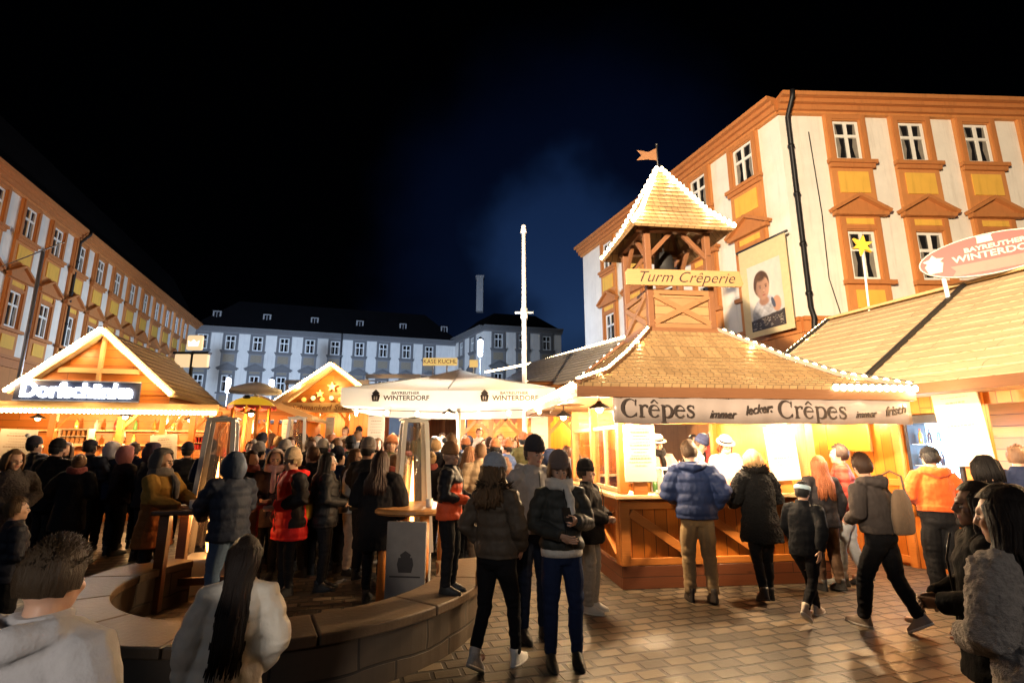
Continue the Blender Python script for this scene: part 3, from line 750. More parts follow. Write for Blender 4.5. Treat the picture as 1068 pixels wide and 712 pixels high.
GLY = dict(
    C=(.66, [(arcp(.34, .34, .29, .335, 42, 322), thick(42, 322, .03, .115)), ([(.555, .44), (.575, .66)], .035), ([(.56, .03), (.585, .17)], .03)]),
    r=(.40, [([(.12, .0), (.12, .46)], .09), ([(.02, .015), (.24, .015)], .03), ([(.03, .44), (.12, .455)], .035), (arcp(.28, .26, .16, .185, 165, 62), [.03 + .03 * i / 18 for i in range(19)]), ([(.31, .415), (.385, .40)], .085)]),
    e=(.47, [(arcp(.235, .225, .185, .225, 8, 325), thick(8, 325, .032, .10)), ([(.06, .265), (.42, .265)], .032)]),
    p=(.54, [([(.12, -.21), (.12, .46)], .09), ([(.02, -.195), (.24, -.195)], .03), ([(.03, .44), (.12, .455)], .035), (arcp(.27, .225, .195, .225, 152, -152), thick(152, -152, .035, .10, 0))]),
    s=(.38, [([(.315, .345), (.30, .42), (.21, .452), (.11, .42), (.085, .35), (.13, .285), (.21, .235), (.29, .18), (.325, .115), (.285, .035), (.19, -.002), (.10, .02), (.06, .12)], [.03, .035, .035, .045, .075, .092, .095, .09, .07, .05, .036, .035, .03]), ([(.325, .32), (.325, .45)], .028), ([(.055, .0), (.055, .14)], .028)]))
def serif_word(s, px, size):
    adv = 0; m = MB(); k = 0; tot = sum(GLY['e' if ch == 'ê' else ch][0] for ch in s)
    x0_ = crl(px, 427, EY0 + .07).x - (a.x + b.x) / 2 - tot * size / 2
    for ch in s:
        w_, st_ = GLY['e' if ch == 'ê' else ch]
        st_ = list(st_) + ([([(.10, .53), (.235, .655)], .04), ([(.235, .655), (.37, .53)], .04)] if ch == 'ê' else [])
        for pts, ws in st_:
            k += 1; T_ = Matrix.Translation((x0_ + adv * size, -.034 - k * .0003, -.082)) @ Matrix.Diagonal((size, 1, size, 1)); ribbon(m, pts, ws, T_, 0)
        adv += w_
    m.build('lettering', INK, bn)
serif_word('Crêpes', 684, .315); serif_word('Crêpes', 843, .315)
bt('immer', 749, .14, .5, 0, .9, -.045, 0); bt('lecker:', 787, .155, .45, .001, .85, .02, 7)
bt('immer', 897, .12, .5, 0, .9, -.03, 4); bt('frisch', 928, .16, .45, .001, .85, .02, 8)
for i, x in enumerate((-BW + .1, -.5, .45, BW - .15)):
    m = MB(); m.tube([(x, 0, .14), (x + .01, -.02, .27)], .007, 6); m.build('tie', DARKM, bn)
# light strings on the stall
Wp = lambda p: CRM @ V(p)
hip = lambda i: [Wp(ringc(t)[i] + V((0, 0, .09))) for t in (.98, .62, .34, .0)]
up4 = lambda dx, dy: [Wp((TX + dx * .03, TY + dy * .03, 6.68)), Wp((TX + dx * .58, TY + dy * .58, 5.60)), Wp((TX + dx * .86, TY + dy * .86, 5.22))]
G = 'strings of warm bulbs along the crepe stall roofs'
light_string('warm bulb string on the left front hip of the crepe stall roof', hip(0), .11, G, 55)
light_string('warm bulb string on the right front hip of the crepe stall roof', hip(1), .12, G, 55)
light_string('warm bulb string on the rear left hip of the crepe stall roof', hip(3), .16, G, 30)
light_string('warm bulb string down the rear left hip of the little tower', up4(-1, 1), .095, G, 30)
light_string('warm bulb string down the front right hip of the little tower', up4(1, -1), .095, G, 30)
light_string('warm bulb string down the front left hip of the little tower', up4(-1, -1), .095, G, 30)
light_string('warm bulb string under the left eave of the crepe stall', [Wp((EX0 - .02, EY0, EZ + .04)), Wp((EX0 - .02, EY1, EZ + .04))], .13, G, 110)
light_string('warm bulb string along the right end of the crepe stall eave', [Wp((2.6, EY0 - .02, EZ + .05)), Wp((EX1 + .02, EY0 - .02, EZ + .05)), Wp((EX1 + .02, EY1, EZ + .05))], .10, G, 40)
light('POINT', Wp((1.2, 3.2, 2.2)), 160, WARMW, .06)  # added light without a fitting, brightens customers behind the stall
G2 = 'lamps under the crepe stall ceiling'
for (x, y, wt, s) in ((-.3, -.25, 330, 'outside the left corner of the crepe counter'), (1.25, -.5, 430, 'above the front crepe counter, left of centre'), (2.86, -.5, 430, 'above the right end of the crepe counter'),
                      (.9, 1.0, 320, 'inside the crepe stall over the vendors'), (2.1, 1.5, 320, 'inside the crepe stall near its side wall'), (-.35, 1.6, 150, 'outside the glazed left side of the crepe stall')):
    lamp(Wp((x, y, 2.24)), wt, 'small ceiling lamp ' + s, WARMW, .16, G2)
# counter goods
menu_board('tall cream menu board standing at the left corner of the crepe counter', Wp((.26, -.12, CH_ + .18)), CRR, .42, .72, group='menu boards on the crepe counter')
mb_ = menu_board('cream menu board leaning at the right end of the crepe counter', Wp((2.28, -.10, CH_ + .18)), CRR, .42, .72, 0, R(-4), group='menu boards on the crepe counter')
dc = thing('display_case', 'low glass display case on the crepe counter', 'display case', Wp((1.05, .18, CH_ + .02)), CRR)
m = MB(); m.span((-.45, -.16, .0), (1.0, .2, .03)); m.span((-.45, -.16, .30), (1.0, .2, .32)); 
for x in (-.45, .27, .985): m.span((x, -.16, .031), (x + .015, -.145, .299)); m.span((x, .185, .031), (x + .015, .2, .299))
m.build('frame', WHITEM, dc)
m = MB(); m.quad((-.43, -.158, .035), (.985, -.158, .035), (.985, -.158, .295), (-.43, -.158, .295)); m.build('pane', GLASS, dc)
random.seed(3)
for k in range(9):
    o = tag(MB().ell((0, 0, .035), (.07 + random.random() * .03, .06, .035), 12, 6).build('pastry', DOUGH), 'folded browned crepe in the glass case, %s' % ['leftmost', 'second from the left', 'third from the left', 'fourth from the left', 'in the middle', 'fourth from the right', 'third from the right', 'second from the right', 'rightmost'][k], 'pastry', 'crepes in the glass case')
    o.location = Wp((.72 + k * .155, .20, CH_ + .052)); o.rotation_euler = (0, 0, random.random() * 3)
for i, (x, lab) in enumerate(((.62, 'white card lettered crepe leaning on the crepe counter beside the menu board'), )):
    cd = thing('price_card', lab, 'price card', Wp((x, -.11, CH_ + .02)), CRR)
    m = MB(); m.span((-.14, 0, 0), (.14, .01, .22)); m.build('card', WHITEF, cd); text('crêpe', .10, Matrix.Translation((0, -.004, .11)), INK, cd)
def bottle(loc, col, label, h=.24, r=.032, group=None, cat='bottle'):
    t = thing('bottle', label, cat, loc, 0, group)
    m = MB(); m.lathe([(r * .9, 0), (r, .01), (r, h * .58), (r * .8, h * .68), (r * .36, h * .78), (r * .34, h * .95)], 16); m.build('body', plain('bottle_glass_%d' % int(col[0] * 99 + col[1] * 9), col, .12, var=.05), t)
    m = MB(); m.lathe([(r * .4, h * .94), (r * .4, h), (r * .1, h + .002)], 12); m.build('cap', RED, t); return t
bcols = [(.35, .16, .03), (.45, .04, .03), (.5, .4, .1), (.1, .25, .08), (.6, .55, .5)]
for k in range(8):
    bottle(Wp((1.46 + k * .13, DP - .22, 1.26)), bcols[k % 5], '%s sauce bottle on the back ledge of the crepe stall, number %d from the left' % (['amber', 'red', 'yellow', 'green', 'white'][k % 5], k + 1), group='bottles on the back ledge')
m = MB(); m.span((.15, DP - .34, 1.22), (WD - .1, DP - .062, 1.25)); m.build('back_ledge', PINEL, cr)
for i, x in enumerate((1.55, 2.2)):
    g = thing('crepe_griddle', 'round black crepe griddle %s the vendors' % ('in front of' if i == 0 else 'to the right of'), 'griddle', Wp((x - .15, .42, CH_ - .06 + .08)), CRR, 'crepe griddles')
    m = MB(); m.lathe([(.2, 0), (.21, .01), (.21, .05), (.2, .06)], 24); m.build('plate', DARKM, g); m = MB(); m.lathe([(.16, -.06), (.19, -.001)], 20); m.build('base', STEEL, g)
for k in range(7):
    x, y = (.50, .62, .86, 1.0, 1.95, 2.06, 2.72)[k], (.28, .30, .02, -.02, -.06, -.02, .05)[k]; c_ = bcols[(k * 3) % 5]
    t = thing('sugar_jar', 'lidded %s jar on the crepe counter, place %d from the left' % (['amber', 'red', 'yellow', 'green', 'white'][(k * 3) % 5], k + 1), 'jar', Wp((x, y, CH_ + .022)), CRR, 'jars on the crepe counter')
    m = MB(); m.lathe([(.04, 0), (.045, .01), (.045, .11), (.035, .13)], 16); m.build('body', plain('bottle_glass_%d' % int(c_[0] * 99 + c_[1] * 9), c_, .12, var=.05), t); m = MB(); m.lathe([(.04, .13), (.04, .15), (.008, .155)], 16); m.build('lid', STEEL, t)
for k in range(2):
    t = thing('napkin_box', 'steel napkin box on the crepe counter %s' % ('near the price card' if k == 0 else 'by the leaning menu board'), 'napkin box', Wp(((.82, 2.0)[k], .02 - .08 * k, CH_ + .022)), CRR, 'napkin boxes')
    m = MB(); m.span((-.06, -.05, 0), (.06, .05, .1)); m.build('box', STEEL, t, bevel=.006); m = MB(); m.span((-.045, -.03, .1), (.045, .03, .13)); m.build('napkins', WHITEF, t)
m = MB(); m.span((.37, .43, CH_ - .1), (WD - .11, .95, CH_ - .04)); m.build('work_surface', STEEL, cr)

# ---------------------------------------------------------------- right-hand stall
RSO = V((5.2, 10.2, 0)); dR = V((.324, -.946, 0)).normalized(); RSA = math.atan2(dR.y, dR.x)
RSM = Matrix.Translation(RSO) @ Matrix.Rotation(RSA, 4, 'Z'); RSI = RSM.inverted(); RSN = RSM.to_3x3() @ V((0, 1, 0))
def rsl(px, py, y=0): return RSI @ hit(px, py, RSM @ V((0, y, 0)), RSN)
rs = thing('timber_stall', 'long orange timber stall with sloping boarded roof on the right', 'market stall', RSO, RSA)
RL = 6.0
fx0, fx1 = rsl(945, 460).x, rsl(1000, 460).x
ox0 = rsl(1036, 470).x
m = MB()
m.span((0, 0, 0), (fx0 - .04, .06, 2.55)); m.span((fx0 - .039, .0, 0), (fx1 + .04, .06, .72)); m.span((fx0 - .039, .0, 2.22), (fx1 + .04, .06, 2.55)); m.span((fx1 + .041, 0, 0), (ox0, .06, 2.55))
m.span((ox0 + .001, 0, 0), (RL, .06, 1.1)); m.span((ox0 + .001, 0, 2.3), (RL, .06, 2.55)); m.build('wall', HONEY, rs)
m = MB(); x = 0
for x in (0, fx0 - 1.0, fx0 - .16, fx1 + .05, ox0 - .1): m.span((x, -.05, 0), (x + .1, -.002, 2.5))
for z in (.05, 1.15, 2.3): m.span((.1, -.04, z), (fx0 - 1.001, -.002, z + .1)); m.span((fx0 - .899, -.04, z), (fx0 - .161, -.002, z + .1))
m.bar((.12, -.02, 1.2), (fx0 - 1.02, -.02, .16), .03, .09); m.build('wall_frame', PINE, rs, bevel=.006)
m = MB(); m.span((0, 1.2, 0), (RL, 1.25, 2.6)); m.span((0, .061, 0), (.05, 1.199, 2.6)); m.build('back_wall', HONEYH, rs)
m = MB(); m.span((ox0, -.25, 1.1), (RL, .4, 1.15)); m.build('counter_top', PINEL, rs, bevel=.006)
EAV, RDG = (-.75, 2.58), (2.3, 4.55)
m = MB(); m.slope((-.35, EAV[0], EAV[1]), (RL, EAV[0], EAV[1]), (RL, RDG[0], RDG[1]), (-.35, RDG[0], RDG[1]), 14, .022, .05)
m.slope((RL, 4.6, 2.6), (-.35, 4.6, 2.6), (-.35, RDG[0], RDG[1]), (RL, RDG[0], RDG[1]), 10, .022, .05); m.build('roof', CORR, rs)
m = MB(); m.prism([(0, 0), (1, 0), (1, 1)], 0, .01) if 0 else None
m.add([V((-.2, 0, 2.55)), V((-.2, 4.4, 2.55)), V((-.2, RDG[0], 4.45))], [(0, 1, 2)]); m.build('gable', HONEY, rs)
m = MB(); m.span((-.35, EAV[0] - .04, EAV[1] - .14), (RL, EAV[0] + .01, EAV[1] + .0)); m.build('eave_board', DARKW, rs)
for x in (2.35, -.35): m = MB(); m.bar((x, EAV[0] - .02, EAV[1] + .06), (x, RDG[0], RDG[1] + .06), .07, .05); m.build('roof_batten', DARKM, rs)
m = MB(); m.span((-.3, EAV[0] + .02, 2.46), (RL, .9, 2.48)); m.build('soffit', CEILW, rs)
m = MB(); m.bar((-.4, RDG[0], RDG[1] + .05), (RL, RDG[0], RDG[1] + .05), .16, .05); m.build('ridge_board', PINEL, rs)
# lit fridge set into the wall
fr = thing('drinks_fridge', 'glowing blue white glass door drinks fridge set in the orange wall', 'fridge', RSM @ V(((fx0 + fx1) / 2, .02, .74)), RSA)
fw = (fx1 - fx0) / 2; fh = 1.46
m = MB()
for a, b in (((-fw, -.03, 0), (-fw + .05, .4, fh)), ((fw - .05, -.03, 0), (fw, .4, fh)), ((-fw + .051, -.03, 0), (fw - .051, .4, .08)), ((-fw + .051, -.03, fh - .12), (fw - .051, .4, fh))): m.span(a, b)
m.build('cabinet', DARKM, fr)
m = MB(); m.span((-fw + .05, .38, .08), (fw - .05, .4, fh - .12)); m.span((fw - .06, .06, .09), (fw - .052, .379, fh - .13)); m.build('light_panel', emit('cold_fridge_glow', (.42, .70, 1), 14), fr)
m = MB(); m.quad((-fw + .05, -.02, .08), (fw - .05, -.02, .08), (fw - .05, -.02, fh - .12), (-fw + .05, -.02, fh - .12)); m.build('door_glass', GLASS, fr)
for j in range(4):
    z = .1 + j * .31; m = MB(); m.span((-fw + .055, .02, z), (fw - .055, .36, z + .012)); m.build('shelf', STEEL, fr)
light('POINT', RSM @ V(((fx0 + fx1) / 2, -.12, 1.75)), 60, (.55, .78, 1), .08)
random.seed(5); kk = 0
for j in range(4):
    for i in range(5):
        kk += 1; x = -fw + .1 + i * (2 * fw - .2) / 4
        bottle(RSM @ (V(((fx0 + fx1) / 2, .02, .74)) + V((x, .16, .113 + j * .31))), [(.05, .12, .3), (.3, .05, .05), (.1, .2, .1), (.35, .25, .05), (.02, .02, .03)][(i + j) % 5], '%s bottle in the glowing fridge, shelf %d from the bottom, place %d' % (['blue', 'red', 'green', 'amber', 'black'][(i + j) % 5], j + 1, i + 1), .22, .03, 'bottles in the glowing fridge')
p = rsl(1015, 486, -.12)
menu_board('tall white menu board tilted against the right timber stall', RSM @ V((p.x, -.16, p.z)), RSA, .56, 1.02, 0, R(-4), foot=False, n=9)
yx0, yx1 = rsl(866, 455).x, rsl(909, 455).x
yb = thing('yellow_sign', 'bright yellow lit panel on the timber wall beside the crepe stall', 'sign panel', RSM @ V(((yx0 + yx1) / 2, -.05, 1.95)), RSA)
m = MB(); hw = (yx1 - yx0) / 2; m.span((-hw, -.03, -.26), (hw, 0, .26)); m.build('panel', emit('yellow_backlit_panel', (1, .60, .03), .9), yb)
m = MB()
for a, b in (((-hw - .03, -.04, -.29), (hw + .03, .0, -.262)), ((-hw - .03, -.04, .262), (hw + .03, 0, .29)), ((-hw - .03, -.04, -.26), (-hw - .002, 0, .26)), ((hw + .002, -.04, -.26), (hw + .03, 0, .26))): m.span(a, b)
m.build('frame', PINE, yb)
for x, wt, s in ((.9, 120, 'over the yellow sign'), (fx0 - .6, 110, 'left of the fridge'), (ox0 + 1.0, 80, 'over the serving hatch'), (ox0 + 2.0, 70, 'at the near end')):
    lamp(RSM @ V((x, -.38, 2.28)), wt, 'small lamp under the right timber stall eave, ' + s, WARM, .16, 'lamps under the right stall eave')
light('POINT', RSM @ V((ox0 + .8, .7, 2.2)), 110, WARMW, .06)
m = MB(); m.span((ox0 + .2, 1.0, 1.35), (RL - .2, 1.19, 1.38)); m.span((ox0 + .2, 1.0, 1.8), (RL - .2, 1.19, 1.83)); m.build('shelf', PINEL, rs)
for k in range(6): bottle(RSM @ V((ox0 + .5 + k * .22, 1.08, 1.381)), bcols[k % 5], '%s bottle on the shelf inside the right timber stall, number %d' % (['amber', 'red', 'yellow', 'green', 'white'][k % 5], k + 1), .3, .04, 'bottles in the right stall')
# oval sign on the ridge
oc = RSI @ hit(1030, 265, RSM @ V((0, RDG[0] - .25, 0)), RSN)
os_ = thing('oval_sign', 'large oval coral red sign on posts above the boarded roof', 'sign', RSM @ oc, RSA + R(24))
el, er = hit(963, 283, RSM @ V((0, RDG[0] - .25, 0)), RSN), None
SX, SZ = .92, .36
os_.rotation_euler = Euler((0, R(-2), RSA + R(30)))
def oval(mb, sx, sz, y0, y1, n=48): mb.prism([(sx * math.cos(2 * math.pi * i / n), sz * math.sin(2 * math.pi * i / n)) for i in range(n)], y0, y1)
m = MB(); oval(m, SX, SZ, -.03, .03); m.build('rim', WHITEF, os_); m = MB(); oval(m, SX - .02, SZ - .02, -.034, -.0305); m.build('face', REDSIGN, os_)
m = MB(); m.prism([(-.80, -.17), (-.62, -.17), (-.58, 0), (-.62, .03), (-.56, .08), (-.66, .10), (-.71, .17), (-.76, .10), (-.86, .07), (-.80, .02), (-.84, -.03)], -.042, -.0345); m.build('emblem', WHITEF, os_)
m = MB(); m.prism([(-.10, .21), (.10, .21), (.09, .31), (.11, .33), (-.11, .33), (-.09, .31)], -.042, -.0345); m.build('mug_mark', SIGNB, os_)
m = MB(); m.prism([(-.50, -.29), (.50, -.29), (.55, -.22), (.50, -.11), (-.50, -.11), (-.44, -.2)], -.040, -.0345); m.build('ribbon', plain('faded_pink_ribbon', (.25, .085, .06), .5), os_)
text('BAYREUTHER', .11, Matrix.Translation((.1, -.037, .125)), WHITEF, os_, bold=.004, width=1.15); text('WINTERDORF', .155, Matrix.Translation((.12, -.037, -.005)), WHITEF, os_, bold=.004, width=1.15)
for sx in (-.62, .62): m = MB(); m.tube([(sx, .05, -1.25), (sx, .05, -.02)], .035); m.build('post', WHITEM, os_)
# star on a pole
sp0 = RSI @ hit(907, 330, RSM @ V((0, RDG[0], 0)), RSN); sp1 = hit(899, 256, RSM @ sp0, V((0, 1, 0)))
st = thing('star_pole', 'yellow six pointed star on a thin white pole on the roof ridge', 'star decoration', RSM @ sp0)
d = sp1 - RSM @ sp0
m = MB(); m.tube([(0, 0, -.1), d * .97], .022); m.build('pole', WHITEM, st)
m = MB(); pts = []
for i in range(12):
    a = math.pi * i / 6 + .2; r = .24 if i % 2 == 0 else .10; pts.append((d.x + r * math.sin(a), d.z + r * math.cos(a)))
m.prism(pts, d.y - .03, d.y + .03); m.build('star', plain('yellow_star_paint', (.75, .45, .05), .5), st)
ps = [RSM @ V((-.3, 1.0, 3.75)), RSM @ V((-.3, 2.3, 4.65))]
light_string('warm bulb string rising along the far verge of the right stall roof', [RSM @ V((-.4, EAV[0], EAV[1] + .1)), RSM @ V((-.4, RDG[0], RDG[1] + .1))], .13, None, 40)
# portrait banner on the side facade of the right wing
pb = thing('portrait_banner', 'cream cloth banner with a portrait of a small child on the palace wall', 'banner', C)
q = [(-dS) * 0]
pM = frame(tuple(C), dS)       # x along facade toward the corner, -y outwards
def fac(px, py, off=-.5):
    p0 = pM @ V((0, off, 0)); nn = pM.to_3x3() @ V((0, 1, 0)); return pM.inverted() @ hit(px, py, p0, nn)
A_, B_, C2, D_ = fac(776, 352), fac(829, 345), fac(818, 238), fac(772, 266)
x0, x1, z0, z1 = (A_.x + D_.x) / 2, (B_.x + C2.x) / 2, (A_.z + B_.z) / 2, (C2.z + D_.z) / 2
pb.matrix_world = pM
m = MB(); m.span((x0, -.5, z0), (x1, -.47, z1)); m.build('cloth', plain('cream_banner_cloth', (.62, .50, .28), .8, var=.12), pb)
m = MB(); m.tube([(x0 - .1, -.48, z1), (x1 + .1, -.48, z1)], .05); m.build('rail', DARKM, pb)
w_, h_ = x1 - x0, z1 - z0
def portrait():
    nx, nz = 84, 124; u0, u1, v0, v1 = .16, .86, .06, .78
    U, Vv = np.meshgrid(np.linspace(0, 1, nx + 1), np.linspace(0, 1, nz + 1)); rng = np.random.RandomState(4)
    nz_ = np.zeros_like(U)
    for f, am in ((7, .5), (15, .3), (31, .2)):
        for q in range(4): a_, b2, p_ = rng.rand(3); nz_ += am * .25 * np.sin(f * (U * (a_ * 2 - 1) + Vv * (b2 * 2 - 1) * 1.5) * 3 + p_ * 6)
    col = np.ones(U.shape + (3,)) * np.array((.62, .57, .50)); col *= (1 - .18 * (U - .3) ** 2 + .05 * nz_)[..., None]
    def lay(mask, c_):
        nonlocal col
        m_ = np.clip(mask, 0, 1)[..., None]; col = col * (1 - m_) + np.asarray(c_) * m_
    def el(cx_, cz_, rx_, rz_, soft=.12, rot=0):
        x, z = U - cx_, (Vv - cz_); c_, s_ = math.cos(rot), math.sin(rot); x, z = (x * c_ + z * s_) / rx_, (z * c_ - x * s_) / rz_
        return np.clip((1 - np.sqrt(x * x + z * z)) / soft, 0, 1)
    sh = np.clip(.72 + .9 * (U - .42) + .12 * nz_, .35, 1.15)[..., None]
    body = el(.50, .20, .46, .30, .06); lay(body, np.array((.50, .50, .53)) * (np.clip(.75 + .5 * nz_ + .4 * (U - .4), .4, 1.1))[..., None])
    lay(el(.44, .42, .17, .08, .3), np.array((.42, .22, .14)) * sh)
    lay(el(.40, .68, .25, .215, .10), np.array((.075, .035, .018)) * (1 + .6 * nz_)[..., None])
    lay(el(.245, .60, .045, .045, .3), np.array((.36, .17, .10)) * sh)
    lay(el(.43, .615, .205, .185, .10), np.array((.52, .29, .185)) * sh)
    lay(el(.38, .775, .20, .065, .5), np.array((.08, .04, .02)) * (1 + .5 * nz_)[..., None])
    for ex in (.36, .53):
        lay(el(ex, .655, .055, .018, .5) * .75, (.16, .07, .04)); lay(el(ex, .628, .042, .020, .4) * .8, (.33, .18, .13)); lay(el(ex + .004, .628, .024, .016, .4), (.03, .016, .012)); lay(el(ex + .010, .633, .006, .005, .5), (.6, .55, .5))
    lay(el(.465, .575, .042, .030, .9) * .55, (.62, .36, .25)); lay(el(.448, .552, .035, .010, .6) * .8, (.20, .085, .055)); lay(el(.455, .508, .062, .015, .5) * .9, (.28, .075, .06)); lay(el(.455, .490, .05, .014, .8) * .5, (.48, .22, .17))
    for ex in (.335, .56): lay(el(ex, .555, .06, .05, 1) * .35, (.62, .27, .18))
    lay(el(.80, .33, .13, .12, .12), np.array((.46, .24, .15)) * sh); lay(el(.70, .36, .05, .10, .2, .5), (.06, .07, .11))
    base = np.clip((.175 + .06 * U + .02 * nz_ - Vv) / .015, 0, 1); lay(base, (.035, .025, .022))
    for q in range(46):
        cx_, cz_ = rng.uniform(.05, .95), rng.uniform(.02, .17); lay(el(cx_, cz_, rng.uniform(.015, .05), .006, .4, rng.uniform(-.5, .5)) * base * .8, (.42, .36, .30))
    m = MB(); X = x0 + (u0 + (u1 - u0) * U) * w_; Z = z0 + (v0 + (v1 - v0) * Vv) * h_
    vs = [V((X[j, i], -.506 + .006 * math.sin(i * .35) * math.sin(j * .11), Z[j, i])) for j in range(nz + 1) for i in range(nx + 1)]
    m.add(vs, [(j * (nx + 1) + i, j * (nx + 1) + i + 1, (j + 1) * (nx + 1) + i + 1, (j + 1) * (nx + 1) + i) for j in range(nz) for i in range(nx)], True)
    me = m.mesh('picture'); ca = me.color_attributes.new('print', 'FLOAT_COLOR', 'POINT')
    ca.data.foreach_set('color', np.concatenate([col.reshape(-1, 3), np.ones((col.shape[0] * col.shape[1], 1))], 1).astype('f').ravel())
    pm = newmat('printed_portrait'); n, l, b = nt(pm); at_ = n.new('ShaderNodeAttribute'); at_.attribute_name = 'print'; l.new(at_.outputs['Color'], b.inputs['Base Color']); b.inputs['Roughness'].default_value = .65
    link(me, 'picture', pm, pb)
portrait()
# ---------------------------------------------------------------- left stall with the lit gable
LSO = V((-11.4, 10.15, .15)); LSA = R(14)
LSM = Matrix.Translation(LSO) @ Matrix.Rotation(LSA, 4, 'Z'); LSI = LSM.inverted(); LSN = LSM.to_3x3() @ V((0, 1, 0))
def lsl(px, py, y=0): return LSI @ hit(px, py, LSM @ V((0, y, 0)), LSN)
ls = thing('drinks_stall', 'orange timber drinks stall with bulb lit gable and white neon name board', 'market stall', LSO, LSA)
rx = lsl(228, 428, -.5).x
m = MB(); m.span((-.6, -.02, -.2), (rx - .1, .05, .92)); m.span((rx - .15, .051, -.2), (rx - .1, 2.4, .92)); m.build('counter_panel', HONEY, ls)
m = MB(); m.span((-.7, -.2, .92), (rx - .05, .35, .97)); m.build('counter_top', PINEL, ls, bevel=.006)
m = MB(); m.span((-.6, 2.4, -.2), (rx - .1, 2.45, 2.4)); m.build('back_wall', HONEYH, ls)
m = MB(); px_ = [lsl(p, 480, 0).x for p in (48, 120, 165, 196, 222)]
m.build('post', PINE, ls) if 0 else None
for x in px_:
    m = MB(); m.span((x - .06, -.03, -.1), (x + .06, .09, 2.35)); m.bar((x + .02, .03, 1.95), (x + .34, .03, 2.34), .06, .07); m.build('post', PINE, ls, bevel=.006)
m = MB(); m.span((px_[3] + .061, .0, .975), (px_[4] - .061, .05, 1.32)); m.span((px_[2] + .061, .0, 1.05), (px_[3] - .061, .03, 1.12)); m.span((px_[3] + .06, -.12, 1.32), (px_[4], .06, 1.36)); m.build('rail', PINE, ls)
m = MB()
for z in (1.25, 1.6, 1.95): m.span((.4, 2.1, z), (rx - .4, 2.395, z + .03))
m.build('shelf', PINEL, ls)
EY = lsl(110, 428, -.55).z
m = MB(); m.span((-.8, -.58, EY - .02), (rx, -.5, EY + .16)); m.span((-.8, -.499, EY + .10), (rx, 2.6, EY + .13)); m.build('eave_board', PINEL, ls, bevel=.006)
ap, la, ra = lsl(110, 345, -.5), lsl(28, 397, -.5), lsl(182, 412, -.5)
zb = ra.z; slope_ = (ap.z - ra.z) / (ra.x - ap.x); hwg = (ap.z - zb) / slope_
m = MB(); D_ = 2.9
for s in (-1, 1):
    A, B = V((ap.x + s * hwg, -.62, zb)), V((ap.x + s * hwg, D_, zb)); T_, U_ = V((ap.x, D_, ap.z)), V((ap.x, -.62, ap.z))
    (m.slope(A, B, T_, U_, 11, .022, .06) if s > 0 else m.slope(B, A, U_, T_, 11, .022, .06))
m.build('roof', CORR, ls)
m = MB(); m.span((ap.x - hwg + .12, -.40, EY + .14), (ap.x + hwg - .12, -.36, zb)); m.span((ap.x + hwg - .2, -.359, EY + .14), (ap.x + hwg - .16, D_, zb + .02)); m.build('fascia', HONEYH, ls)
m = MB(); m.slope((ap.x + hwg - .1, -.5, EY + .17), (rx, -.5, EY + .17), (rx, 1.2, EY + .5), (ap.x + hwg - .1, 1.2, EY + .5), 5, .02, .04) if 0 else None
m = MB(); m.prism([(ap.x - hwg + .1, zb), (ap.x + hwg - .1, zb), (ap.x, ap.z - .1)], -.42, -.36); m.build('gable', HONEYH, ls)
m = MB()
for s in (-1, 1): m.bar((ap.x + s * hwg, -.60, zb), (ap.x, -.60 + s * .002, ap.z), .06, .14)
m.bar((ap.x - hwg * .5, -.46, zb + (ap.z - zb) * .36), (ap.x + hwg * .5, -.46, zb + (ap.z - zb) * .36), .06, .1); m.bar((ap.x, -.461, zb + .02), (ap.x, -.461, ap.z - .1), .058, .1); m.build('verge_board', PINEL, ls)
sa, sb = lsl(17, 398, -.64), lsl(145, 417, -.64)
ns = thing('name_board', 'dark name board with glowing white letters under the left gable', 'sign', LSM @ V(((sa.x + sb.x) / 2, -.66, (sa.z + sb.z) / 2)), LSA)
w2 = (sb.x - sa.x) / 2; h2 = .21
m = MB(); m.span((-w2, 0, -h2), (w2, .05, h2)); m.build('board', plain('night_blue_board', (.03, .035, .06), .5), ns, bevel=.006)
m = MB()
for a, b in (((-w2, -.015, -h2), (w2, -.001, -h2 + .025)), ((-w2, -.015, h2 - .025), (w2, -.001, h2))): m.span(a, b)
m.build('rim', STEEL, ns)
LET = emit('neon_white_letters', (.86, .92, 1), 9, True)
text('Dorfschänke', .40, Matrix.Translation((0, -.03, -.005)), LET, ns, bold=.014, width=1.0 * (2 * w2 - .15) / 2.15, extrude=.02)
light('AREA', LSM @ V(((sa.x + sb.x) / 2, -.8, sa.z)), 22, (.75, .85, 1), target=LSM @ V(((sa.x + sb.x) / 2, -4, 1)), size=(2.4, .3), name='neon_glow')
G3 = 'bulb strings on the left drinks stall'
light_string('dense bulb string up the left slope of the left stall gable', [LSM @ V((ap.x - hwg, -.70, zb + .04)), LSM @ V((ap.x, -.70, ap.z + .06))], .07, G3, 60)
light_string('dense bulb string down the right slope of the left stall gable', [LSM @ V((ap.x, -.70, ap.z + .06)), LSM @ V((ap.x + hwg, -.70, zb + .04))], .07, G3, 60)
light_string('dense bulb string along the eave board of the left drinks stall', [LSM @ V((-.8, -.62, EY + .02)), LSM @ V((rx, -.62, EY + .02))], .075, G3, 120, nlights=4)
for x, y, wt, s in ((1.2, .9, 210, 'behind the left posts'), (2.8, 1.0, 210, 'in the middle'), (4.2, .9, 190, 'near the right end'), (3.4, -.35, 90, 'outside over the counter')):
    lamp(LSM @ V((x, y, EY - .08)), wt, 'small warm lamp inside the left drinks stall, ' + s, WARM, .14, 'lamps inside the left stall')
menu_board('tall pale menu board at the left end of the drinks stall', LSM @ V((lsl(17, 500).x, -.24, lsl(17, 498).z)), LSA, .62, .95, 0, R(2), 'menu boards on the left stall')
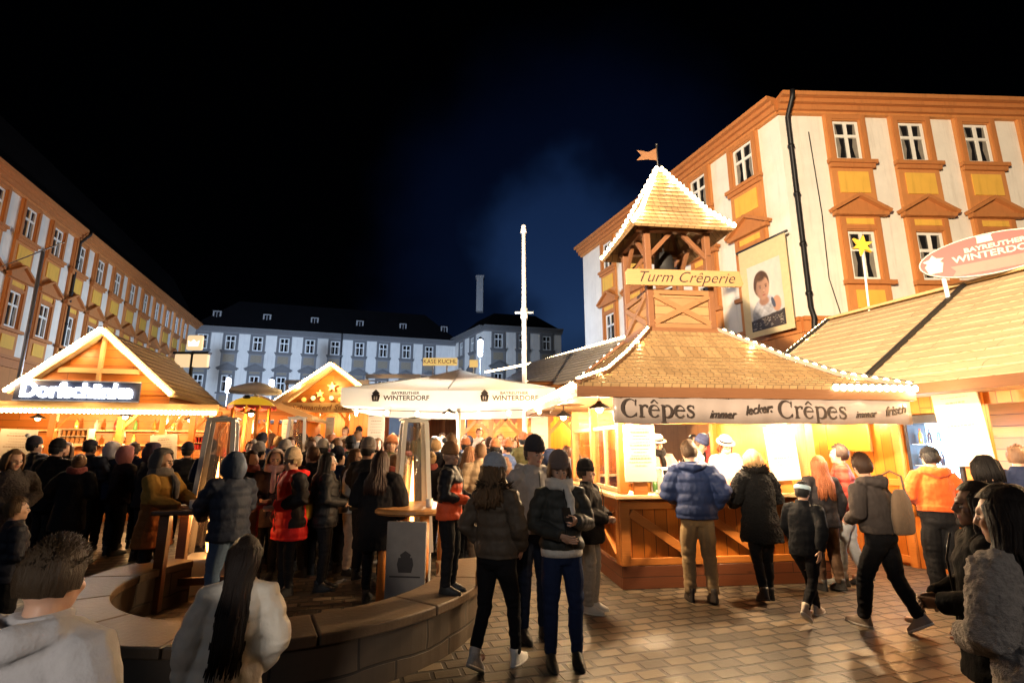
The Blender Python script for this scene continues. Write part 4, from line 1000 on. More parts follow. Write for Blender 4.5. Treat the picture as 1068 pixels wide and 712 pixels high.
menu_board('pale menu board on the right part of the drinks stall counter', LSM @ V((lsl(174, 495).x, -.24, lsl(174, 494).z)), LSA, .5, .82, 0, R(-5), 'menu boards on the left stall')
random.seed(11)
for j, z in enumerate((1.28, 1.63, 1.98)):
    for k in range(8):
        c = bcols[(k * 2 + j) % 5]
        bottle(LSM @ V((1.3 + k * .42, 2.22, z)), c, '%s bottle on the %s shelf of the drinks stall, place %d from the left' % (['amber', 'red', 'yellow', 'green', 'white'][(k * 2 + j) % 5], ['lower', 'middle', 'upper'][j], k + 1), .27, .045, 'bottles in the drinks stall')
for i, (px, py, w, h, c, lab) in enumerate(((76, 455, .55, .34, (.6, .45, .3), 'pale tray rack standing in the left stall'), (207, 462, .42, .34, (.62, .40, .18), 'small wooden hanging cabinet at the right end of the left stall'))):
    p = lsl(px, py, .3); t = thing('wall_cabinet', lab, 'cabinet', LSM @ V((p.x, .3, p.z - h / 2)), LSA)
    m = MB()
    for a, b in (((-w / 2, 0, 0), (-w / 2 + .03, .25, h)), ((w / 2 - .03, 0, 0), (w / 2, .25, h)), ((-w / 2 + .03, 0, 0), (w / 2 - .03, .25, .03)), ((-w / 2 + .03, 0, h - .03), (w / 2 - .03, .25, h)), ((-w / 2 + .03, .22, .03), (w / 2 - .03, .25, h - .03)), ((-w / 2 + .03, 0, h / 2), (w / 2 - .03, .22, h / 2 + .02))): m.span(a, b)
    m.build('frame', plain('cabinet_%d' % i, c, .6), t)
    m = MB()
    for k in range(5): m.span((-w / 2 + .05 + k * (w - .12) / 5, .04, .031), (-w / 2 + .05 + (k + .7) * (w - .12) / 5, .2, h * .42)); m.span((-w / 2 + .06 + k * (w - .12) / 5, .04, h / 2 + .021), (-w / 2 + .05 + (k + .6) * (w - .12) / 5, .2, h * .88))
    m.build('packets', RED if i else DOUGH, t)

# ---------------------------------------------------------------- middle distance stalls
def hut(label, loc, rz, w, d, h, apex, mats, over=.35, open_front=True, bulbs=None):
    t = thing('market_hut', label, 'market stall', loc, rz)
    m = MB(); m.span((-w / 2, d - .05, -.3), (w / 2, d, h)); m.span((-w / 2, .1, -.3), (-w / 2 + .05, d - .051, h)); m.span((w / 2 - .05, .1, -.3), (w / 2, d - .051, h)); m.build('wall', HONEY, t)
    m = MB(); m.span((-w / 2 + .051, .0, -.3), (w / 2 - .051, .06, .95)); m.build('counter_panel', HONEY, t)
    m = MB(); m.span((-w / 2 - .05, -.18, .95), (w / 2 + .05, .3, 1.0)); m.build('counter_top', PINEL, t)
    for x in (-w / 2 + .06, -w / 6, w / 6, w / 2 - .06):
        m = MB(); m.span((x - .055, -.06, -.3), (x + .055, .05, h)); m.bar((x, 0, h - .5), (x + (.4 if x < 0 else -.4), 0, h - .02), .05, .07); m.build('post', PINE, t)
    m = MB(); m.span((-w / 2 - .1, -.07, h), (w / 2 + .1, .07, h + .12)); m.build('eave_board', PINE, t)
    m = MB(); o = over
    for s in (-1, 1):
        A, B, T_, U_ = V((s * (w / 2 + o), -.5, h)), V((s * (w / 2 + o), d + .2, h)), V((0, d + .2, apex)), V((0, -.5, apex))
        (m.slope(A, B, T_, U_, 8, .02, .05) if s > 0 else m.slope(B, A, U_, T_, 8, .02, .05))
    m.build('roof', mats, t)
    m = MB(); m.prism([(-w / 2, h + .121), (w / 2, h + .121), (0, apex - .08)], -.1, -.05); m.build('gable', HONEYH, t)
    m = MB()
    for s in (-1, 1): m.bar((s * (w / 2 + o), -.51, h + .02), (0, -.51 + s * .002, apex + .02), .05, .16)
    m.build('verge_board', PINEL, t)
    return t
gz = 17
gA = at(345, 386, 16.5)
gh = hut('small lit hut with yellow glowing gable and carved sign in the middle distance', (gA.x, 17, .66), R(4), 2.9, 2.4, 2.35, 3.68, CORR)
text('Schmankerl Stadl', .30, Matrix.Translation((-.1, -.16, 2.50)), INK, None or gh, shear=.3) if 0 else None
sg = thing('carved_sign', 'pale carved board with small lettering across the lit gable hut', 'sign', (gA.x - .1, 16.35, 2.95), R(4))
m = MB(); m.span((-1.35, 0, -.16), (1.2, .04, .16)); m.build('board', PINEL, sg); text('Schmankerl Stadl', .25, Matrix.Translation((-.08, -.006, 0)), plain('brown_lettering', (.20, .09, .03), .6), sg, shear=.25, spacing=1.05)
sg2 = thing('blue_sign', 'small dark blue sign with white letters below the carved board', 'sign', (gA.x - 1.0, 16.4, 2.55), R(-4))
m = MB(); m.span((-.42, 0, -.1), (.42, .03, .1)); m.build('board', plain('dark_blue_paint', (.02, .03, .10), .4), sg2); m = MB()
for x, w in ((-.3, .13), (-.12, .07), (-.01, .16), (.2, .12)): m.span((x, -.006, -.05), (x + w, -.001, .04))
m.build('lettering', emit('small_white_letters', (.8, .9, 1), 1.5), sg2)
orn = [('star', 0, 3.28, .16), ('star', -.38, 3.05, .13), ('star', .40, 3.04, .13)]
for k, (n_, x, z, r) in enumerate(orn):
    o = MB(); o.prism([((r if i % 2 == 0 else r * .42) * math.sin(math.pi * i / 5), (r if i % 2 == 0 else r * .42) * math.cos(math.pi * i / 5)) for i in range(10)], -.03, .03)
    o = tag(o.build('gable_star', emit('gold_ornament_glow', (1, .62, .14), 2.2)), ['golden star ornament at the top of the lit gable', 'golden star ornament on the left of the lit gable', 'golden star ornament on the right of the lit gable'][k], 'ornament', 'gable ornaments'); o.location = (gA.x + x, 16.72, .66 + z - .28)
for k in range(7):
    o = tag(MB().ell((0, 0, 0), .075, 12, 8).build('gable_ball', emit('ball_glow_%d' % (k % 2), [(1, .45, .08), (1, .8, .35)][k % 2], 1.6)), '%s shining ball ornament, place %d along the bottom of the lit gable' % (['orange', 'cream'][k % 2], k + 1), 'ornament', 'gable ball ornaments'); o.location = (gA.x - .9 + k * .3, 16.74, 3.24 + .05 * (k % 2))
light('POINT', (gA.x, 16.2, 3.7), 90, (1, .66, .22), .06)
light_string('dense bulb string over the gable of the middle distance hut', [(gA.x - 1.85, 16.4, 3.12), (gA.x, 16.4, 4.44), (gA.x + 1.85, 16.5, 3.12)], .09, None, 50, small=False)
for x in (-.8, .5): lamp((gA.x + x, 17.9, 2.85), 220, 'lamp inside the gabled middle hut, %s half' % ('left' if x < 0 else 'right'), WARM, .1, 'lamps in the gabled hut')
# flat white canopies behind that hut
def canopy(label, x0, x1, Y, z, dep, col=CANVAS):
    t = thing('flat_canopy', label, 'canopy', ((x0 + x1) / 2, Y, 0)); w = (x1 - x0) / 2
    m = MB(); m.span((-w, 0, z - .18), (w, .05, z)); m.add([V((-w, .02, z)), V((w, .02, z)), V((w, dep, z + .35)), V((-w, dep, z + .35)), V((-w, .02, z - .03)), V((w, .02, z - .03)), V((w, dep, z + .32)), V((-w, dep, z + .32))], [(0, 1, 2, 3), (7, 6, 5, 4), (1, 5, 6, 2), (0, 3, 7, 4), (2, 6, 7, 3)]); m.build('sheet', col, t)
    for x in (-w + .06, w - .06):
        m = MB(); m.span((x - .04, .06, 0), (x + .04, .14, z - .02)); m.build('post', WHITEM, t)
    return t
canopy('white flat canopy behind the lit gable hut', xat(296, 21, 3.8), xat(384, 21, 3.8), 21, at(330, 396, 21).z, 3)
canopy('white flat canopy edge behind the big white umbrella', xat(380, 22, 4), xat(438, 22, 4), 22, at(400, 390, 22).z, 3)
# hut with two yellow signs, far centre
kz = at(455, 388, 22)
kh = hut('distant orange roofed hut carrying a yellow lettered sign', (kz.x, 22.5, .7), 0, 2.0, 2.2, 2.7, 3.3, HONEYH)
ks = thing('yellow_lettered_sign', 'yellow sign with dark capital letters on posts above the distant hut', 'sign', at(459, 377, 21.8))
m = MB(); hw = 18 / F * 22; m.span((-hw, 0, -.17), (hw, .06, .17)); m.build('board', emit('pale_yellow_sign', (1, .66, .22), .75), ks, bevel=.03); text('KÄSE KUCHL', .25, Matrix.Translation((0, -.006, 0)), INK, ks)
m = MB()
for x in (-.3, .3): m.tube([(x, .03, -1.1), (x, .03, -.16)], .03)
m.build('post', WHITEM, ks)
k2 = thing('yellow_square_sign', 'small square yellow sign beside the distant street lamp', 'sign', at(494, 379, 21.8)); m = MB(); m.span((-.18, 0, -.16), (.18, .05, .16)); m.build('board', emit('pale_yellow_sign', (1, .66, .22), .75), k2); m = MB(); m.tube([(0, .03, -1.2), (0, .03, -.15)], .025); m.build('post', WHITEM, k2)
# open timber bar under the umbrella, middle right
bx0, bx1 = xat(478, 13, 1.6), xat(606, 13, 1.6)
bz = rise((bx0 + bx1) / 2, 13)
hb = thing('timber_bar', 'open timber bar with braced posts glowing orange behind the umbrella', 'market stall', ((bx0 + bx1) / 2, 13, bz))
w2 = (bx1 - bx0) / 2
m = MB(); m.span((-w2, 2.4, -.3), (w2, 2.45, 2.8)); m.build('back_wall', HONEYH, hb)
m = MB(); m.span((-w2, .0, -.3), (w2, .06, .9)); m.build('counter_panel', HONEY, hb); m = MB(); m.span((-w2 - .05, -.2, .9), (w2 + .05, .3, .96)); m.build('counter_top', PINEL, hb)
for i in range(5):
    x = -w2 + .1 + i * (2 * w2 - .2) / 4; m = MB(); m.span((x - .06, -.06, -.3), (x + .06, .06, 2.3))
    for s in (-1, 1):
        if -w2 < x + s * .5 < w2: m.bar((x + s * .05, 0, 1.8), (x + s * .5, 0, 2.28), .05, .08)
    m.build('post', PINE, hb)
m = MB(); m.span((-w2 - .2, -.1, 2.3), (w2 + .2, .1, 2.48)); m.build('eave_board', PINE, hb)
m = MB(); m.slope((-w2 - .4, -.6, 2.45), (w2 + .4, -.6, 2.45), (w2 + .2, 1.6, 3.3), (-w2 - .2, 1.6, 3.3), 8, .02, .05); m.slope((w2 + .4, 3.2, 2.45), (-w2 - .4, 3.2, 2.45), (-w2 - .2, 1.6, 3.3), (w2 + .2, 1.6, 3.3), 6, .02, .05); m.build('roof', HONEYH, hb)
for x in (-.9, .2, 1.1): lamp(((bx0 + bx1) / 2 + x, 13.9, bz + 2.3), 230, 'lamp inside the open timber bar, %s' % {-.9: 'left', .2: 'middle', 1.1: 'right'}[x], WARM, .1, 'lamps in the timber bar')
heartm = MB()
for k in range(6):
    o = tag(MB().prism([(0, -.12), (.10, 0), (.09, .07), (.045, .09), (0, .05), (-.045, .09), (-.09, .07), (-.10, 0)], -.02, .02).build('gingerbread_heart', plain('gingerbread', (.35, .12, .05), .6)), 'gingerbread heart hanging in the open timber bar, place %d from the left' % (k + 1), 'gingerbread heart', 'gingerbread hearts in the bar'); o.location = ((bx0 + bx1) / 2 - w2 + .5 + k * .45, 13.06, bz + 2.12)
wb = menu_board('blank bright white board on the timber bar post', at(563, 471, 12.7), 0, 17 / F * 13, 36 / F * 13, foot=False, n=2)
# big boarded roof further back right with bulbs on its ridge
qa, qb = at(650, 353, 15.2), at(556, 380, 19.5)
bh = thing('boarded_hall', 'long low hall with pale boarded roof behind the crepe stall', 'market stall', (qa.x, qa.y, 0))
d_ = qb - qa; L_ = V((d_.x, d_.y, 0)); nr = V((0, 0, 1)).cross(L_.normalized())
if nr.x > 0: nr = -nr
m = MB(); e0 = V((0, 0, qa.z)) - L_ * .5; e1 = V((0, 0, qa.z)) + L_; dn = nr * 2.4 - V((0, 0, 1.5))
m.slope(e1 + dn, e0 + dn, e0, e1, 12, .02, .05); m.slope(e0 - nr * 2.4 - V((0, 0, 1.5)), e1 - nr * 2.4 - V((0, 0, 1.5)), e1, e0, 8, .02, .05); m.build('roof', bricks('grey_roof_boards', (.34, .30, .26), (.26, .23, .20), (.06, .05, .04), 2.0, .3, .004, rough=.65, bump=.4), bh)
m = MB(); b0, b1 = e0 + nr * 2.1 - V((0, 0, 1.4)), e1 + nr * 2.1 - V((0, 0, 1.4))
m.add([V((b0.x, b0.y, -.2)), V((b1.x, b1.y, -.2)), b1, b0], [(0, 1, 2, 3)]); m.add([V((b1.x, b1.y, -.2)), V((b1.x, b1.y, -.2)) - nr * 4.2, b1 - nr * 4.2, e1 + V((0, 0, -.05)), b1], [(0, 1, 2, 3, 4)]); m.build('wall', HONEY, bh)
light_string('white bulb string along the ridge of the boarded hall', [qa - d_ * .3 + V((0, 0, .1)), qa + d_ * 1.0 + V((0, 0, .1)), at(506, 387, 25)], .12, None, 60, small=False)
light_string('bulb string sagging from the boarded hall to the crepe stall eave', [qb + V((-.2, 0, -.3)), Wp((EX0, EY1, EZ + .15))], .16, None, 40, sag=.1)

for s_, x_, y_ in (('left', 2.6, 12.2), ('right', 3.9, 12.0)): lamp((x_, y_, 2.35), 420, 'added lamp brightening the boarded hall behind the crepe stall, %s one' % s_, WARMW, .1, 'added lamps of the boarded hall')  # invented lamps, they brighten the backdrop seen through the crepe stall
# ---------------------------------------------------------------- white umbrella
UY = 8.7; uA = at(470, 385, UY + 1.75)
um = thing('market_umbrella', 'large square white umbrella with winter market lettering on its valance', 'umbrella', (xat(478, UY + 1.6, 2.6), UY + 1.75, 0))
uh = 1.82; zT, zE = uA.z, 2.72
m = MB()
for k in range(4):
    m.M = Matrix.Rotation(k * math.pi / 2, 4, 'Z'); n = 12; vs, fs = [], []
    for i in range(n + 1):
        for j in range(n + 1):
            t = j / n; x = (-uh + 2 * uh * i / n) * (1 - t); s_ = .05 * math.sin(math.pi * t) + .05 * (1 - t) * math.cos(math.pi * (i / n - .5)); vs.append(V((x, -uh * (1 - t), zE + (zT - zE) * t - s_)))
    for i in range(n):
        for j in range(n): fs.append((i * (n + 1) + j, (i + 1) * (n + 1) + j, (i + 1) * (n + 1) + j + 1, i * (n + 1) + j + 1))
    m.add(vs, fs, True)
m.M = Matrix(); m.build('canopy', CANVAS, um)
m = MB()
for k in range(4):
    m.M = Matrix.Rotation(k * math.pi / 2, 4, 'Z'); vs, fs = [], []; n = 24
    for i in range(n + 1):
        x = -uh + 2 * uh * i / n; w_ = .012 * math.sin(i * 1.9); zt = zE - .05 * math.cos(math.pi * (i / n - .5))
        vs += [V((x, -uh, zt)), V((x, -uh + w_ - .01, zt - .16)), V((x, -uh + w_ * 1.6, zt - .30))]
    for i in range(n):
        for j in range(2): fs.append((i * 3 + j, i * 3 + j + 1, i * 3 + 4 + j, i * 3 + 3 + j))
    m.add(vs, fs, True)
m.M = Matrix(); m.build('valance', CANVAS, um)
m = MB(); m.tube([(0, 0, 0), (0, 0, zT + .02)], .04, 12); m.build('pole', STEEL, um)
m = MB(); m.lathe([(.34, 0), (.34, .06), (.1, .09), (.06, .3)], 24); m.build('base', DARKM, um)
for k in range(8):
    a = k * math.pi / 4; r = uh * (1.38 if k % 2 else .98); m = MB(); m.tube([(0, 0, zT - .07), (math.sin(a) * r, math.cos(a) * r, zE + .0)], .014, 6); m.build('rib', STEEL, um)
for x in (-.86, .98):
    T_ = Matrix.Translation((x, -uh - .03, zE - .155))
    text('BAYREUTHER', .065, T_ @ Matrix.Translation((.14, 0, .06)), INK, um, bold=.001, width=1.2); text('WINTERDORF', .115, T_ @ Matrix.Translation((.16, 0, -.025)), INK, um, bold=.002, width=1.05)
    m = MB(); m.M = T_ @ Matrix.Translation((-.36, 0, -.08)) @ Matrix.Diagonal((.85, 1, .85, 1)); m.prism([(-.06, 0), (.06, 0), (.085, .12), (.05, .15), (.08, .16), (.0, .24), (-.08, .16), (-.05, .15), (-.085, .12)], -.004, .0); m.cm = 1; m.span((-.035, -.0065, .03), (-.01, -.0045, .10)); m.span((.01, -.0065, .03), (.035, -.0045, .10)); m.build('emblem', [INK, CANVAS], um)
lamp((um.location.x - .2, um.location.y, 2.42), 420, 'added lamp under the white umbrella that brightens its canvas', (1, .86, .68), .3)  # lamp added so the canvas looks whiter from below
light_string('bulb string hung below the front edge of the white umbrella', [(um.location.x - uh, um.location.y - uh + .1, 2.38), (um.location.x + uh, um.location.y - uh + .1, 2.38)], .5, None, 30, sag=.06)
# small parasol further left
sp2 = thing('white_parasol', 'small white parasol far behind the left patio heater', 'umbrella', (xat(266, 15, 3.2), 15, rise(-5, 15)))
m = MB(); zc_ = at(266, 398, 15).z - rise(-5, 15); m.lathe([(.01, zc_), (.25, zc_ - .06), (.7, zc_ - .22), (.72, zc_ - .34)], 16); m.build('canopy', CANVAS, sp2); m = MB(); m.tube([(0, 0, 0), (0, 0, zc_)], .03); m.build('pole', STEEL, sp2)
# flag pole
fp = thing('flagpole', 'tall plain white flagpole with short crossbar behind the white umbrella', 'flagpole', (xat(547, 11.8, 3), 11.8, rise(0, 11.8)))
zt = at(544, 238, 11.8).z - fp.location.z; zx = at(545, 326, 11.8).z - fp.location.z
m = MB(); m.tube([(0, 0, 0), (0, 0, zx), (0, 0, zt - .12)], [.062, .056, .048], 16); m.build('pole', WHITEM, fp)
m = MB(); m.tube([(-.22, 0, zx), (.22, 0, zx)], .028); m.tube([(0, 0, zx - .15), (0, 0, zx + .1)], .085); m.build('crossbar', WHITEM, fp)
m = MB(); m.tube([(0, 0, zt - .12), (0, 0, zt)], [.085, .06]); m.ell((0, 0, zt + .03), .06); m.build('finial', WHITEM, fp)
light('SPOT', (fp.location.x - 1.6, fp.location.y - 2.6, 3.1), 1100, (.86, .92, 1), .1, (fp.location.x, fp.location.y, 5.0), 60, .6, name='pole_fill_spot')  # added spot without a fitting, makes the pole read white
# street lamps
def street_lamp(label, px, py, Y, col=COOLG, watts=900, lc=(.72, .84, 1)):
    p = at(px, py, Y); t = thing('street_lamp', label, 'street lamp', (p.x, p.y, 0)); z = p.z
    m = MB(); m.lathe([(.10, 0), (.09, .8), (.05, 1.0), (.045, z - .5)], 12); m.build('post', DARKM, t)
    m = MB(); m.lathe([(.09, z - .5), (.13, z - .45), (.15, z + .45), (.05, z + .5)], 14); m.build('lantern', col, t)
    m = MB(); m.lathe([(.22, z + .5), (.2, z + .56), (.03, z + .7)], 14); m.build('cap', DARKM, t)
    light('POINT', (p.x, p.y - .4, z), watts, lc, .15)
street_lamp('tall white glowing street lamp near the distant pavilion', 501, 363, 30, watts=1800, lc=(.5, .68, 1))
street_lamp('cool white street lamp low before the distant palace range', 238, 402, 34, watts=2200)
street_lamp('second cool white street lamp right of the small parasol', 283, 404, 33, watts=1500)
light('SPOT', (-14, 26, 4), 42000, (.48, .66, 1), .3, (-19, 58, 10), 85, .8, name='facade_flood')
# lit cluster sign on a pole behind the left stall
cl = thing('lantern_sign', 'glowing cream box sign cluster on a pole behind the left stall roof', 'sign', at(201, 366, 14.5))
k_ = 14.6 / F
m = MB(); m.span((-7 * k_, -.05, 1 * k_), (9 * k_, .1, 17 * k_)); m.build('top_box', emit('cream_box_glow', (1, .70, .38), .95), cl, bevel=.05)
for s, nm in ((-1, 'left'), (1, 'right')):
    m = MB(); m.span((min(s * 2, s * 17) * k_, -.05, -17 * k_), (max(s * 2, s * 17) * k_, .1, -3.5 * k_)); m.build('side_box', emit('cream_box_glow', (1, .70, .38), .95), cl, bevel=.02)
m = MB(); m.span((-19 * k_, -.07, -3.3 * k_), (18 * k_, .12, -1.0 * k_)); m.tube([(0, .03, -3.9), (0, .03, 0)], .05); m.build('frame', DARKM, cl)
m = MB(); m.prism([(x * k_, z * k_) for x, z in ((-4, 5), (6, 5), (7, 11), (4, 9), (1, 12), (-2, 9), (-5, 11))], -.06, -.052); m.build('crown_mark', emit('white_box_mark', (1, .93, .8), 2.2), cl)
# yellow canopied sweet stand
cs = thing('sweet_stand', 'little round sweet stand with yellow domed canopy and red scalloped edge', 'kiosk', (xat(263, 10.6, 2.6), 10.6, rise(-5, 10.6)))
zc = at(263, 424, 10.6).z - cs.location.z; rr_ = 22 / F * 10.8
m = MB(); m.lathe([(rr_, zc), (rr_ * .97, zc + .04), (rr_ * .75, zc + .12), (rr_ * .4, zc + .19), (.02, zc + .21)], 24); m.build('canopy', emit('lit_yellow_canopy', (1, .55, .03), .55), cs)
m = MB()
for k in range(12):
    a = k * math.pi / 6; m.M = Matrix.Rotation(a, 4, 'Z'); w_ = rr_ * math.tan(math.pi / 12); m.prism([(-w_, zc + .01), (-w_ * .8, zc - .04), (0, zc - .07), (w_ * .8, zc - .04), (w_, zc + .01)], -rr_ - .01, -rr_ + .0)
m.M = Matrix(); m.build('scalloped_trim', RED, cs)
m = MB(); m.ell((0, -rr_ * .55, zc + .17), (.08, .05, .05)); m.build('boss', DARKM, cs)
m = MB()
for k in range(4): a = k * math.pi / 2 + .78; m.tube([(math.cos(a) * rr_ * .8, math.sin(a) * rr_ * .8, 0), (math.cos(a) * rr_ * .8, math.sin(a) * rr_ * .8, zc)], .035)
m.build('post', PINE, cs); m = MB(); m.lathe([(rr_ * .8, 0), (rr_ * .8, .9), (rr_ * .9, .92), (rr_ * .9, .97), (0.01, .98)], 24, smooth=False); m.build('counter', REDW, cs)
lamp((cs.location.x, cs.location.y, cs.location.z + zc - .12), 120, 'lamp under the yellow domed canopy', WARM, .1)
# red fronted stall behind (left of the gable hut)
rz_ = hut('low red trimmed hut between the sweet stand and the gable hut', (xat(272, 13.5, 1.5), 13.5, rise(-5, 13.5)), R(8), 1.9, 2.2, 2.0, 2.5, CORR)
lamp((xat(272, 13.5, 1.5), 14.2, 2.35), 170, 'lamp inside the low red trimmed hut', WARM, .1)
m = MB(); m.span((-.9, -.09, 1.01), (.9, -.06, 1.25)); m.build('red_trim', RED, rz_)

# ---------------------------------------------------------------- patio heaters
FLAME = emit('heater_flame', (1, .45, .12), 22)
TUBEG = glass('heater_tube_glass', (1, .93, .88), .10, .05); GUARD = glass('heater_guard_glass', (1, .97, .94), .38, .22)
def heater(label, px, Y, group='pyramid patio heaters', watts=40):
    z0 = rise(xat(px, Y), Y); t = thing('patio_heater', label, 'patio heater', (xat(px, Y, 1.3), Y, z0), R(20), group)
    m = MB(); m.span((-.24, -.24, 0), (.24, .24, .42)); m.build('base', STEEL, t, bevel=.02)
    for sx in (-1, 1):
        for sy in (-1, 1): m = MB(); m.bar((sx * .235, sy * .235, .42), (sx * .14, sy * .14, 2.06), .055, .04); m.build('post', STEEL, t)
    m = MB(); m.lathe([(.055, .45), (.055, 2.0)], 20); m.build('glass_tube', TUBEG, t)
    m = MB()
    for k in range(4):
        m.M = Matrix.Rotation(k * math.pi / 2, 4, 'Z'); m.add([V((-.21, -.245, .5)), V((.21, -.245, .5)), V((.12, -.14, 2.04)), V((-.12, -.14, 2.04))], [(0, 1, 2, 3)])
    m.M = Matrix(); m.build('guard_panel', GUARD, t)
    m = MB(); m.lathe([(.03, .46), (.05, .6), (.035, .95), (.02, 1.3), (.004, 1.55)], 12); m.build('flame', FLAME, t)
    m = MB(); m.span((-.16, -.16, 2.06), (.16, .16, 2.09)); m.span((-.185, -.185, 2.091), (.185, .185, 2.108)); m.lathe([(.15, 2.109), (.06, 2.13), (.03, 2.14)], 4, smooth=False); m.build('cap', STEEL, t)
    light('POINT', (t.location.x, t.location.y - .32, z0 + 1.0), watts, (1, .45, .15), .06)
heater('steel pyramid patio heater beside the drinks stall and hooded person', 226, 6.75)
heater('steel pyramid patio heater with glowing flame at the round log table', 430, 7.05, watts=60)
heater('steel pyramid patio heater half hidden in the crowd before the gable hut', 306, 10.8)
# ---------------------------------------------------------------- high tables
tb = gp(222, 628); TBX, TBY = xat(222, 6.25, 1), 6.25
ht = thing('high_table', 'dark wooden high table by the person in the quilted ochre coat', 'high table', (TBX, TBY, 0), R(10))
m = MB(); m.span((-.5, -.36, 1.0), (.5, .36, 1.05)); m.build('tabletop', wood('brown_oak', (.15, .07, .03), .14, False, .4), ht, bevel=.01)
for sx in (-1, 1):
    for sy in (-1, 1): m = MB(); m.span((sx * .38 - .05, sy * .26 - .05, 0), (sx * .38 + .05, sy * .26 + .05, .999)); m.build('leg', DARKW, ht, bevel=.006)
m = MB(); m.span((-.33, -.03, .2), (.33, .03, .28)); m.build('stretcher', DARKW, ht)
def mug(loc, label, col=(.75, .68, .6), rz=0, group='market mugs'):
    t = thing('mug', label, 'mug', loc, rz, group)
    m = MB(); m.lathe([(.034, 0), (.038, .005), (.041, .095), (.037, .095), (.034, .012)], 18); m.build('cup', plain('mug_glaze_%d' % int(col[0] * 100), col, .25, var=.05), t)
    m = MB(); m.tube([(.038, 0, .075), (.062, 0, .07), (.066, 0, .045), (.055, 0, .025), (.038, 0, .02)], .006, 6); m.build('handle', plain('mug_glaze_%d' % int(col[0] * 100), col, .25, var=.05), t)
    return t
mug((TBX - .12, TBY - .2, 1.052), 'white mug on the high table held by the ochre coat'); mug((TBX + .14, TBY + .02, 1.052), 'cream mug standing in the middle of the high table', (.70, .55, .40), 2)
l2 = thing('log_table', 'round high table on log legs with pale front panel under the heater flame', 'high table', (xat(432, 6.35, 1), 6.4, 0))
m = MB(); m.lathe([(.02, 1.05), (.48, 1.05), (.50, 1.03), (.50, 1.0), (.48, .98), (.02, .98)], 32, smooth=False); m.build('tabletop', wood('orange_pine_top', (.48, .22, .07), .15, False, .4), l2)
for k in range(4): a = k * math.pi / 2 + .5; m = MB(); m.tube([(math.cos(a) * .36, math.sin(a) * .36, 0), (math.cos(a) * .36, math.sin(a) * .36, .98)], [.06, .055], 12); m.build('leg', PINE, l2)
pn = thing('front_panel_sign', 'pale panel with black cauldron mark standing against the log table', 'sign', (l2.location.x + .02, 5.86, 0), R(-6))
m = MB(); m.span((-.22, -.02, .1), (.22, .02, .94)); m.build('board', plain('pale_grey_panel', (.22, .19, .165), .5), pn, bevel=.01)
m = MB(); m.prism([(-.07, .42), (.07, .42), (.09, .50), (.075, .57), (.05, .57), (.06, .60), (.0, .64), (-.06, .60), (-.05, .57), (-.075, .57), (-.09, .50)], -.027, -.0205); m.span((-.17, -.025, .37), (.17, -.0205, .385)); m.build('cauldron_mark', INK, pn)
mug((l2.location.x + .2, 6.2, 1.052), 'white mug at the right edge of the log table', (.75, .7, .6), 1)
mug((l2.location.x - .3, 6.25, 1.052), 'brown mug at the left edge of the log table', (.35, .2, .1), 3)
bt_ = gp(499, 610, RH); bottle(bt_, (.30, .15, .05), 'small amber bottle standing on the right end of the stone bench', .2, .03)
# more stuff in the middle: board stand
menu_board('pale menu board on a stand in the crowd left of the umbrella', at(391, 468, 11.5), 0, 17 / F * 11.6, 34 / F * 11.6, foot=False, n=8)
menu_board('white menu board beside the half hidden patio heater', at(298, 466, 11.6), R(6), 11 / F * 11.6, 28 / F * 11.6, foot=False, n=8)
menu_board('tall wooden menu board in front of the gabled hut', at(342, 470, 15), R(-3), 9 / F * 15, 34 / F * 15, foot=False, n=6)
# lamp mast with wire at the far left
lm = thing('cable_mast', 'thin dark mast with side wires in front of the left palace wing', 'mast', (xat(22, 15, 4), 15, 0))
m = MB(); q0, q1 = at(16, 400, 15), at(45, 262, 15); m.tube([V((0, 0, 0)), q1 - lm.location], .05); m.tube([q1 - lm.location - V((1.2, 0, .5)), q1 - lm.location + V((.6, 0, .3))], .02); m.build('mast_tube', STEEL, lm)
# ================================================================ people
SKIN = (.50, .30, .21); SKIN2 = (.42, .24, .16)
EYEW = plain('eye_white', (.38, .35, .32), .25, var=.02, bump=0); EYED = plain('eye_dark', (.03, .02, .015), .15, bump=0)
LIPM = cloth((.38, .13, .11), 'skin')
ARM = dict(down=((.255, .03, 1.13), (.25, -.05, .89)), pocket=((.295, .07, 1.15), (.205, -.10, .98)), front=((.265, .00, 1.14), (.075, -.235, 1.07)),
           phone=((.25, -.03, 1.13), (.065, -.27, 1.19)), reach=((.24, -.13, 1.19), (.15, -.37, 1.10)), counter=((.275, -.03, 1.14), (.17, -.28, 1.09)),
           mouth=((.25, -.10, 1.16), (.06, -.20, 1.36)), cross=((.26, -.02, 1.14), (-.04, -.21, 1.12)), back=((.27, .10, 1.15), (.22, .06, .92)), swing=((.25, -.06, 1.14), (.23, -.20, .95)), swingb=((.26, .14, 1.15), (.25, .16, .92)))
def remesh(mb, voxel, smooth=4, factor=.5):
    me = bpy.data.meshes.new('src'); me.from_pydata([tuple(p) for p in mb.v], [], mb.f); me.update()
    out = evaluated(me, [('REMESH', dict(mode='VOXEL', voxel_size=voxel, use_smooth_shade=True)), ('SMOOTH', dict(iterations=smooth, factor=factor))])
    bpy.data.meshes.remove(me); out.materials.clear(); return out
def displace(me, fn):
    n = len(me.vertices); co = np.empty(n * 3, 'f'); no = np.empty(n * 3, 'f')
    me.vertices.foreach_get('co', co); me.vertices.foreach_get('normal', no)
    co = co.reshape(-1, 3); no = no.reshape(-1, 3)
    d = np.array([fn(V(p)) for p in co], 'f'); co += no * d[:, None]
    me.vertices.foreach_set('co', co.ravel()); me.update()
